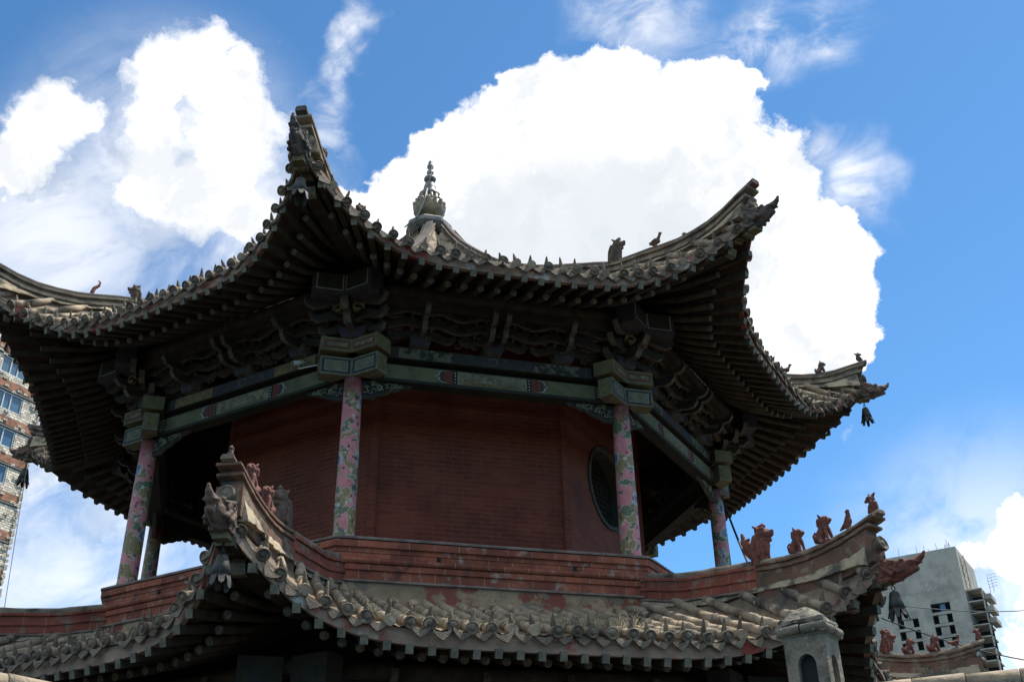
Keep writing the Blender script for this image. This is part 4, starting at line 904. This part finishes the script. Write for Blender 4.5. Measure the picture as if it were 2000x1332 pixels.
fig('ridge_lion', LION, T, RL, 3, 7.74, TOP, 0.85, 'red lion between a lion and a bird on the low far ridge', 'ridge figure', G)
fig('ridge_bird', BIRD, T, RL, 3, 8.06, TOP, 0.72, 'red bird on the low far ridge in front of the tower', 'ridge figure', G)
fig('ridge_imp', IMP, T, RL, 3, 8.40, TOP, 0.80, 'red crouching figure at the upturned tip of the low far ridge', 'ridge figure', G, face_out=False)
fig('ridge_beast', BEAST, TG, RL, 1, 6.98, TOP-0.06, 1.0, 'brown dragon beast, rearmost figure on the front lower ridge before the red wall', 'ridge figure', G, vox=0.009)
fig('ridge_lion', LION, T, RL, 1, 7.40, TOP, 0.93, 'reddish lion head just in front of the brown beast on the front lower ridge', 'ridge figure', G)
fig('ridge_lion', LION, T, RL, 1, 7.86, TOP, 0.98, 'reddish lion nearest the tip of the front lower ridge', 'ridge figure', G)
fig('ridge_imp', IMP, TG, RL, 1, 8.40, TOP, 0.55, 'broken grey stub figure on the tip of the front lower ridge', 'ridge figure', G)
fig('ridge_beast', BEAST, TG, RU, 2, 4.90, 0.33, 0.98, 'weathered grey dragon head on the upper right ridge against the white cloud', 'ridge figure', G, vox=0.009)
fig('ridge_bird', BIRD, TG, RU, 2, 5.76, TOP, 0.85, 'small grey bird on the upper right ridge against the white cloud', 'ridge figure', G)
fig('ridge_imp', IMP, TG, RU, 2, 6.30, TOP-0.05, 0.55, 'tiny broken figure half hidden on the steep upper right ridge', 'ridge figure', G)
fig('ridge_bird', BIRD, TG, RU, 3, 6.24, TOP, 0.85, 'brownish bird at the eave edge on the far right upper ridge', 'ridge figure', G)
fig('ridge_lion', LION, TG, RU, 3, 6.84, TOP, 0.80, 'small brown lion midway on the far right upper ridge above a wind bell', 'ridge figure', G)
fig('ridge_imp', IMP, TG, RU, 3, 7.52, TOP, 0.85, 'small figure on the far right upper ridge tip above a wind bell', 'ridge figure', G)
fig('ridge_bird', [((0, 0, -0.01), 0.035, (0.0, 0, 0.05), 0.03), ((0, 0, 0.05), 0.035, (-0.03, 0, 0.13), 0.03), ((-0.03, 0, 0.13), 0.03, (-0.10, 0, 0.19), 0.024), ((-0.10, 0, 0.19), 0.024, (-0.12, 0, 0.25), 0.014), ((-0.12, 0, 0.25), 0.013, (-0.09, 0, 0.28), 0.008)], T, RU, 0, 6.0, TOP, 1.0, 'slender reddish curved figure alone on the far left upper ridge', 'ridge figure', G)
fig('ridge_beast', BEAST, TG, RU, 0, 5.33, 0.30, 0.75, 'brown dragon head rising behind the left upper eave', 'ridge figure', G, vox=0.009)
fig('ridge_beast', BEAST, TG, RU, 1, 4.9, 0.33, 0.9, 'grey dragon beast on the ridge behind the front upper corner', 'ridge figure', G, vox=0.009)
fig('ridge_lion', LION, TG, RU, 1, 6.72, TOP, 0.9, 'grey lion peeping out beside the front upper ridge tip', 'ridge figure', G)

# ------------------------------------------------------------------ wind bells
def wind_bell(mat, R, i, rc, ztop, sc, label, drop=0.12):
    p = W(hp(i, 0, rc, ztop)); t = tag(empty('wind_bell', p), label, 'wind bell', 'wind bells under the roof corners')
    mb = MB(); n = 8; rows = []
    prof = [(0.02, 0.0), (0.055, -0.005), (0.066, -0.03), (0.085, -0.12), (0.108, -0.22)]
    for (r, h) in prof: rows.append([Vector((r*math.cos(2*math.pi*k/24), r*math.sin(2*math.pi*k/24), h-drop))*sc for k in range(24)])
    idx = [mb.add(r) for r in rows]
    for a in range(len(rows)-1):
        for k in range(24): mb.face((idx[a]+k, idx[a]+(k+1) % 24, idx[a+1]+(k+1) % 24, idx[a+1]+k), 0, True)
    # petal shaped lip, cut between the petals
    for k in range(8):
        a0, a1, am = 2*math.pi*(3*k)/24, 2*math.pi*(3*k+3)/24, 2*math.pi*(3*k+1.5)/24
        def c(r, a, h): return Vector((r*math.cos(a), r*math.sin(a), h-drop))*sc
        L = 0.315+0.04*((k*5) % 3)/2
        m = mb.add([c(0.105, a0, -0.22), c(0.105, a1, -0.22), c(0.125, a0*0.82+a1*0.18, -0.29), c(0.125, a0*0.18+a1*0.82, -0.29), c(0.135, am-0.2, -L), c(0.135, am+0.2, -L), c(0.138, am, -L-0.022)])
        mb.face((m, m+1, m+3, m+2)); mb.face((m+2, m+3, m+5, m+4)); mb.face((m+4, m+5, m+6))
    o = mb.build('bell_body', mat, t); so = o.modifiers.new('wall', 'SOLIDIFY'); so.thickness = 0.012*sc
    mb = MB()
    for k in range(3):
        cz = -0.02-k*0.042*drop/0.12; pts = []
        for q in range(9):
            a = 2*math.pi*q/8; x = 0.018*math.cos(a); z = 0.027*math.sin(a); pts.append(Vector((x if k % 2 else 0, 0 if k % 2 else x, cz+z)))
        mb.tube(pts, 0.005, 6, 0, caps=False, up=(0.3, 0.4, 0.2))
    mb.build('chain', M['wire'], t)
    mb = MB(); mb.tube([(0, 0, -0.02-drop), (0, 0, -drop-0.30*sc)], 0.008, 6); mb.build('clapper', M['wire'], t)
    return t
wind_bell(M['bronze'], RU, 3, 7.44, 3.42, 0.80, 'dark bell hanging in open sky under the far right upper corner')
wind_bell(M['bell_gray'], RU, 1, 7.38, 3.36, 0.85, 'grey bell under the highest front corner of the upper roof', 0.06)
wind_bell(M['bronze'], RU, 7, 7.50, 3.42, 0.92, 'dark bell hanging beside the brick tower under the far left upper corner')
wind_bell(M['bell_gray'], RL, 1, 8.30, -1.36, 0.8, 'large grey petalled bell under the front lower roof corner', 0.08)
wind_bell(M['bronze'], RL, 2, 8.42, -1.30, 0.76, 'dark green bell under the lower right corner before the concrete tower', 0.14)

# ------------------------------------------------------------------ lightning rod, camera, cables, weeds
q = MB(); b0 = Vector((-0.52, -0.46, 7.55))
q.tube([W(p) for p in (b0, Vector((-0.30, -0.38, 7.86)), Vector((-0.17, -0.34, 8.25)), Vector((-0.12, -0.30, 8.6)))], 0.014, 6, 0)
q.tube([W(p) for p in (Vector((-0.12, -0.30, 8.6)), Vector((-0.07, -0.12, 9.1)), Vector((-0.02, -0.05, 9.95)))], [0.010, 0.008, 0.003], 6, 0)
tag(q.build('lightning_rod', M['pale_wire']), 'thin lightning rod with its cable beside the roof finial', 'lightning rod')

cc = tag(empty('security_camera', W(fp(0, 1.05, 4.62, 2.43))), 'small white security camera on a thin arm beside the front left beam end', 'security camera')
q = MB(); d = (fn(0)*0.8-ft(0)*0.5-UP*0.25).normalized()
q.tube([-d*0.09, d*0.09], 0.034, 14, 0); q.lathe(d*0.09, d, [(0.034, 0), (0.034, 0.012), (0.026, 0.014), (0.024, 0.003), (0.005, 0.003)], 14, 1); q.build('camera_body', [M['cctv'], M['stone']], cc)
q = MB(); q.tube([(0, 0, -0.03), (0, 0, -0.09), fp(0, 0.50, -0.02, -0.13), fp(0, 0.50, -0.02, -0.35)], 0.010, 6, 0); q.build('arm', M['cctv'], cc)

def cable(name, a, b, sag, r, label, mat=None, cat='cable', group=None, n=14):
    q = MB(); a, b = V3(a), V3(b); pts = []
    for k in range(n+1): u = k/n; pts.append(a.lerp(b, u)-UP*(sag*4*u*(1-u)))
    q.tube(pts, r, 5, 0); return tag(q.build(name, mat or M['wire']), label, cat, group)
cable('cable', W(hp(3, -0.1, 4.9, 1.9)), W(hp(2, 0.3, 6.45, -0.62)), 0.06, 0.016, 'black cable slanting down from the rightmost painted column to the lower ridge')
cable('cable', (12.2, 33.5, 10.6), (20.5, 38.0, 11.75), 0.25, 0.016, 'thin overhead wire crossing the tower above the hanging bell', group='overhead wires at the concrete tower')
cable('cable', (12.4, 36.0, 10.85), (24.0, 46.0, 11.2), 0.35, 0.026, 'thick overhead wire sloping down rightwards past the low far ridge figures', group='overhead wires at the concrete tower')
cable('cable', W(hp(7, 0.05, 7.45, 3.38)), (-8.389, 17.048, 6.413), 0.03, 0.006, 'thin loose wire hanging beneath the far left bell', M['pale_wire'])

# dry weeds in the valley of the lower tiles
q = MB(); rnd = random.Random(21)
for k in range(260):
    t = rnd.gauss(0.55, 0.35) if k < 170 else rnd.uniform(-1.9, 1.2); r = rnd.uniform(6.2, 7.0) if k < 170 else rnd.uniform(6.7, 7.1)
    b0 = fp(1, t, r, zs(RL, t, r)-0.01); h = rnd.uniform(0.06, 0.26 if k < 170 else 0.14); d = Vector((rnd.uniform(-0.6, 0.6), rnd.uniform(-0.6, 0.6), 1)).normalized(); e = Vector((rnd.uniform(-1, 1), rnd.uniform(-1, 1), 0))*h*0.35
    q.tube([W(b0), W(b0+d*h*0.55), W(b0+d*h+e)], [0.006, 0.004, 0.002], 4, 0)
tag(q.build('weeds', M['straw']), kind='stuff')

# ------------------------------------------------------------------ courtyard wall, lantern and neighbouring buildings
q = MB(); q.quad([(-400, -400, 0), (400, -400, 0), (400, 700, 0), (-400, 700, 0)]); tag(q.build('ground', M['paving']), kind='structure')
def court_wall(name, a, b, top, label):
    a, b = Vector((*a, 0)), Vector((*b, 0)); d = (b-a); L = d.length; d.normalize(); n = Vector((-d.y, d.x, 0))
    root = tag(empty(name, a), label, 'wall'); q = MB()
    q.box(d*(L/2)+UP*((top-0.17)/2), d*(L/2), n*0.17, UP*((top-0.17)/2)); q.build('wall_body', M['stone'], root)
    q = MB(); k = 0.0; rnd = random.Random(3)
    while k < L-0.05:
        e = min(L, k+rnd.uniform(0.26, 0.34)); z = top-0.055+rnd.uniform(-0.004, 0.004)
        q.tube([d*k+UP*z, d*(e-0.006)+UP*z], [0.06, 0.054], 12, 0)
        q.box(d*((k+e)/2)+UP*(top-0.125), d*((e-k)/2-0.004), n*0.14, UP*0.042, 1); k = e
    q.build('coping', [M['tile'], M['cap_stone']], root); return root
court_wall('courtyard_wall', (5.9, 5.62), (1.45, 7.39), 3.0, 'grey brick courtyard wall with a round tile coping at the lower right')
court_wall('courtyard_wall', (-4.6, 4.2), (-2.55, 7.2), 3.03, 'pale coping of the courtyard wall at the lower left corner')
lan = tag(empty('stone_lantern', (1.965, 7.17, 2.99), rad(-34)), 'grey stone lantern with arched openings and a mossy hipped cap', 'lantern')
q = MB(); hw = 0.140
# body with arched openings on each side
def arch_panel(q, X, Y, w, z0, z1, ow, oz0, oz1, mi=0):
    """panel in plane offset Y*w with an arched hole and a reveal"""
    n = 10; arc = [(-ow, oz0), (-ow, oz1-ow)]+[(-ow*math.cos(math.pi*k/n), oz1-ow+ow*1.15*math.sin(math.pi*k/n)) for k in range(1, n)]+[(ow, oz1-ow), (ow, oz0)]
    P = lambda a, b, dep=0.0: X*a+Y*(w-dep)+UP*b
    m = len(arc); half = w
    outer = []
    for (a, b) in arc:
        if b <= oz1-ow+1e-6: outer.append((-half if a < 0 else half, b))
        else:
            k = max(-1, min(1, a/ow)); outer.append((half*k, z1))
    outer[1] = (-half, oz1-ow); outer[-2] = (half, oz1-ow)
    for k in range(m-1):
        pts = [P(*outer[k]), P(*arc[k]), P(*arc[k+1]), P(*outer[k+1])]
        if k == 1: pts = [P(*outer[1]), P(*arc[1]), P(*arc[2]), P(*outer[2]), P(-half, z1)]
        if k == m-3: pts = [P(*outer[k]), P(*arc[k]), P(*arc[k+1]), P(*outer[k+1]), P(half, z1)]
        q.quad(pts, mi); q.quad([P(*arc[k]), P(*arc[k], 0.05), P(*arc[k+1], 0.05), P(*arc[k+1])], mi)
    q.quad([P(-half, z0), P(half, z0), P(half, oz0), P(-half, oz0)], mi)
for k in range(4):
    a = k*math.pi/2; X = Vector((math.cos(a), math.sin(a), 0)); Y = Vector((math.sin(a), -math.cos(a), 0))
    arch_panel(q, X, Y, hw, -0.15, 0.36, 0.062, -0.10, 0.19)
q.build('lantern_body', M['stone'], lan)
q = MB(); q.abox(-0.088, 0.088, -0.088, 0.088, -0.14, 0.30); q.build('lantern_shade_box', M['inside_shade'], lan)  # dark box in place of the shade inside the lantern
q = MB()
for k in range(4):
    a = k*math.pi/2; X = Vector((math.cos(a), math.sin(a), 0)); Y = Vector((math.sin(a), -math.cos(a), 0))
    q.tube([X*-0.170+Y*0.148+UP*0.355, X*-0.01+Y*0.152+UP*0.362], 0.033, 10, 0); q.tube([X*0.0+Y*0.152+UP*0.358, X*0.170+Y*0.148+UP*0.366], 0.033, 10, 0)
    q.tube([X*-0.155+Y*0.13+UP*0.41, X*0.155+Y*0.13+UP*0.415], 0.026, 8, 1)
q.box((0, 0, 0.335), (0.148, 0, 0), (0, 0.148, 0), (0, 0, 0.02), 0)
N = 9; idx = []
for a in range(N):
    for b in range(N):
        x, y = -1+2*a/(N-1), -1+2*b/(N-1); m = max(abs(x), abs(y)); h = 0.40+0.14*(1-m**1.5)+0.018*mnoise.noise(Vector((x*3, y*3, 2)))
        idx.append(q.add([(x*0.162, y*0.162, h)]))
for a in range(N-1):
    for b in range(N-1): q.face((idx[a*N+b], idx[(a+1)*N+b], idx[(a+1)*N+b+1], idx[a*N+b+1]), 1, True)
q.build('lantern_cap', [M['stone'], M['cap_stone']], lan, bevel=0.004)
q = MB()
q.abox(-0.17, 0.17, -0.17, 0.17, -0.26, -0.15); q.tube([(-0.19, -0.17, -0.17), (0.19, -0.17, -0.17)], 0.03, 8, 0); q.build('lantern_foot', M['cap_stone'], lan)
q = MB(); q.lathe((0, 0, -0.1), UP, [(0.02, 0), (0.03, 0.08), (0.02, 0.16), (0.004, 0.2)], 8); q.build('inner_spire', M['stone'], lan)

# left: unfinished brick apartment tower
def left_tower():
    F0 = Vector((-25.03*1.6, 48.97*1.6, 0)); e = Vector((-0.456, -0.89, 0)).normalized(); n = Vector((0.89, -0.456, 0)).normalized()
    root = tag(empty('apartment_tower', F0), 'unfinished pale brick apartment tower with blue windows behind the left eave', 'building')
    def P(u, z, o=0.0): return e*u+n*o+UP*z
    def rect(q, u0, u1, z0, z1, o, mi=0): q.quad([P(u0, z0, o), P(u1, z0, o), P(u1, z1, o), P(u0, z1, o)], mi, [(u0, z0), (u1, z0), (u1, z1), (u0, z1)])
    q = MB(); uE, uL, H, D = -0.85, 34.0, 46.4, -14.0; W0, W1 = 0.80, 3.5; win = []
    z = 42.5-3.0*14; fl = []
    while z < H-2: fl.append(z); z += 3.0
    cols = [(W0+k*5.2, W1+k*5.2) for k in range(6)]
    for zb in fl:
        if zb < 0.3: continue
        zt = zb+1.5; nb = zb+3.0
        prev = uE
        for (a, b) in cols:
            rect(q, prev, a, zb, zt, 0, 0); prev = b; win.append((a, b, zb, zt))
        rect(q, prev, uL, zb, zt, 0, 0)
        rect(q, uE, uL, zt+0.28, zt+0.95, 0.02, 1); rect(q, uE, uL, zt+0.95, nb, 0, 0)
        q.box(P((uE+uL)/2, zt+0.14, 0.03), e*((uL-uE)/2), n*0.04, UP*0.07, 2)
    # end wall and roof
    q.quad([P(uE, 0, 0), P(uE, 0, D), P(uE, H, D), P(uE, H, 0)], 0, [(0, 0), (14, 0), (14, H), (0, H)])
    q.quad([P(uE, H, 0), P(uL, H, 0), P(uL, H, D), P(uE, H, D)], 2); q.quad([P(uL, 0, 0), P(uL, 0, D), P(uL, H, D), P(uL, H, 0)], 0); q.quad([P(uE, 0, D), P(uL, 0, D), P(uL, H, D), P(uE, H, D)], 0)
    rect(q, uE, uL, 0, fl[0] if fl[0] > 0.3 else fl[1], 0, 0)
    # ragged corner bricks along the edge
    rnd = random.Random(9); zz = 20.0
    while zz < 50:
        if rnd.random() < 0.6: q.box(P(uE-0.06, zz, 0.0), e*rnd.uniform(0.05, 0.2), n*0.12, UP*0.09, 0)
        zz += 0.21
    rnd2 = random.Random(4)
    for k in range(420):   # proud bricks, so the face is rough in raking sun
        u, z = rnd2.uniform(uE, 9.0), rnd2.uniform(20, 48); f = (z-0.5) % 3.0
        if 0.05 < f < 1.45 and W0-0.1 < u < W1+0.15: continue
        q.box(P(u, z, 0.02), e*0.19, n*rnd2.uniform(0.04, 0.09), UP*0.085, 0)
    q.build('tower_wall', [M['pale_brick'], M['red_course'], M['concrete_dk']], root)
    for (a, b, z0, z1) in win:
        if a > 15 or z0 < 10: continue
        f = MB(); o = -0.10
        for (c0, c1, d0, d1) in ((a, b, z0, z0+0.08), (a, b, z1-0.08, z1), (a, a+0.09, z0+0.08, z1-0.08), (b-0.09, b, z0+0.08, z1-0.08), (a+1.05, a+1.13, z0+0.08, z1-0.08), (a+1.75, a+1.83, z0+0.08, z1-0.08)):
            f.box(P((c0+c1)/2, (d0+d1)/2, o), e*((c1-c0)/2), n*0.05, UP*((d1-d0)/2), 0)
        fr = f.build('window', M['frame_white'], root)
        g = MB(); rect(g, a, b, z0, z1, o-0.03); g.build('pane', M['glass'], fr)
left_tower()

# right: bare concrete tower under construction
def right_tower():
    S = 1.5; G0 = Vector((78.88*S, 183.79*S, 0)); e = Vector((-0.855, 0.52, 0)).normalized(); n = Vector((-0.52, -0.855, 0)).normalized()
    root = tag(empty('concrete_tower', G0), 'bare grey concrete tower under construction beyond the lower right roof corner', 'building')
    def P(u, z, o=0.0): return e*u+n*o+UP*z
    def zz(z): return 1.6+(z-1.6)*S
    TOPZ = zz(61.4); uR = 26.0*S; q = MB()
    # front wall with window openings cut as gaps between strips
    rows = []; z = zz(51.9)
    while z > 6: rows.append((z-1.55*S, z)); z -= 2.02*S
    wins = [(3.0*S, 6.3*S), (8.8*S, 12.4*S)]
    rough = 0
    def rect(u0, u1, z0, z1, o=0.0, mi=0): q.quad([P(u0, z0, o), P(u1, z0, o), P(u1, z1, o), P(u0, z1, o)], mi)
    rect(0, uR, rows[0][1], TOPZ)
    for k, (z0, z1) in enumerate(rows):
        prev = 0.0
        for j, (a, b) in enumerate(wins):
            if j == 1 and k == 0: continue
            rect(prev, a, z0, z1); prev = b
        rect(prev, uR, z0, z1)
        zn = rows[k+1][1] if k+1 < len(rows) else 0
        rect(0, uR, zn, z0)
    D = -17*S
    q.quad([P(0, 0), P(0, 0, D), P(0, TOPZ, D), P(0, TOPZ)]); q.quad([P(uR, 0), P(uR, 0, D), P(uR, TOPZ, D), P(uR, TOPZ)]); q.quad([P(0, 0, D), P(uR, 0, D), P(uR, TOPZ, D), P(0, TOPZ, D)]); q.quad([P(0, TOPZ), P(uR, TOPZ), P(uR, TOPZ, D), P(0, TOPZ, D)])
    # formwork lines
    z = TOPZ-3.1*S
    while z > rows[0][1]: q.box(P(uR/2, z, 0.0), e*(uR/2), n*0.03, UP*0.035, 0); z -= 4.04*S
    q.build('tower_wall', [M['concrete'], M['concrete_dk']], root)
    for k, (z0, z1) in enumerate(rows[:9]):
        for j, (a, b) in enumerate(wins):
            if j == 1 and k == 0: continue
            m = MB(); m.quad([P(a, z0, -2.2), P(b, z0, -2.2), P(b, z1, -2.2), P(a, z1, -2.2)], 0)  # near-black back sheet stands for shade deep in the opening
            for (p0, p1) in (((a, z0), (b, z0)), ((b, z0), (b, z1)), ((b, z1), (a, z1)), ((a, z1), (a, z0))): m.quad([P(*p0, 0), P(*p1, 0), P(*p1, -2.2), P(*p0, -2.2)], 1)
            w = m.build('window_opening', [M['inside_shade'], M['concrete_dk']], root)
            m = MB(); c0 = a+(b-a)*0.28; c1 = a+(b-a)*0.72 if k else a+(b-a)*0.55
            m.box(P((c0+c1)/2, (z0+z1)/2, -0.35 if k else -0.9), e*((c1-c0)/2), n*0.12, UP*((z1-z0)/2*0.9), 0)
            m.build('infill_panel', M['concrete'] if k else M['glass'], w)
    # open balcony bays stepping out on the right flank
    for k in range(9):
        z1 = zz(53.5)-k*2.05*S; z0 = z1-2.05*S; b = MB()
        b.box(P(-1.35*S, z1-0.15*S, -3.0*S), e*1.35*S, n*3.0*S, UP*0.11*S, 0); b.box(P(-2.62*S, (z0+z1)/2, -0.4*S), e*0.10*S, n*0.25*S, UP*(1.02*S-0.16*S), 0)
        b.box(P(-0.15*S, (z0+z1)/2, -3.0*S), e*0.10*S, n*2.9*S, UP*(1.02*S-0.15*S), 1)
        if k < 3: b.box(P(-3.3*S, z0+0.62*S, -3.4*S), e*0.55*S, n*2.4*S, UP*0.45*S, 0)
        b.quad([P(-2.5*S, z0, -5.0*S), P(-0.2*S, z0, -5.0*S), P(-0.2*S, z1-0.3*S, -5.0*S), P(-2.5*S, z1-0.3*S, -5.0*S)], 2)  # near-black sheet stands for shade within the bay
        b.build('balcony_bay', [M['concrete'], M['concrete_dk'], M['inside_shade']], root)
    rnd = random.Random(12); b = MB()
    for k in range(11):
        u = rnd.uniform(0.2, 11.0)*S; b = MB(); b.tube([P(u, TOPZ-0.1, -0.6), P(u+rnd.uniform(-0.3, 0.3), TOPZ+rnd.uniform(0.8, 2.6), -0.6)], 0.06, 5); b.build('rebar', M['concrete_dk'], root)
    b = MB()
    for k in range(5): b.tube([P(-3.6*S, zz(54.0)+k*0.8, -3*S), P(-5.2*S, zz(54.0)+k*0.8+0.3, -3*S)], 0.05, 5)
    for u in (-3.7, -4.3): b.tube([P(u*S, zz(53.0), -3*S), P(u*S, zz(56.0), -3*S)], 0.05, 5)
    b.build('scaffold_frame', M['concrete_dk'], root)
    b = MB()   # hoist mast on the corner
    for dx in (-0.15, -0.75):
        b.tube([P(dx*S, zz(53.6), -2.0*S), P(dx*S, zz(60.2), -2.0*S)], 0.10, 5)
    z = zz(53.8); s = 1
    while z < zz(60.0): b.tube([P(-0.15*S if s > 0 else -0.75*S, z, -2*S), P(-0.75*S if s > 0 else -0.15*S, z+0.7*S, -2*S)], 0.06, 5); z += 0.7*S; s = -s
    b.build('hoist_mast', M['green'], root)
right_tower()
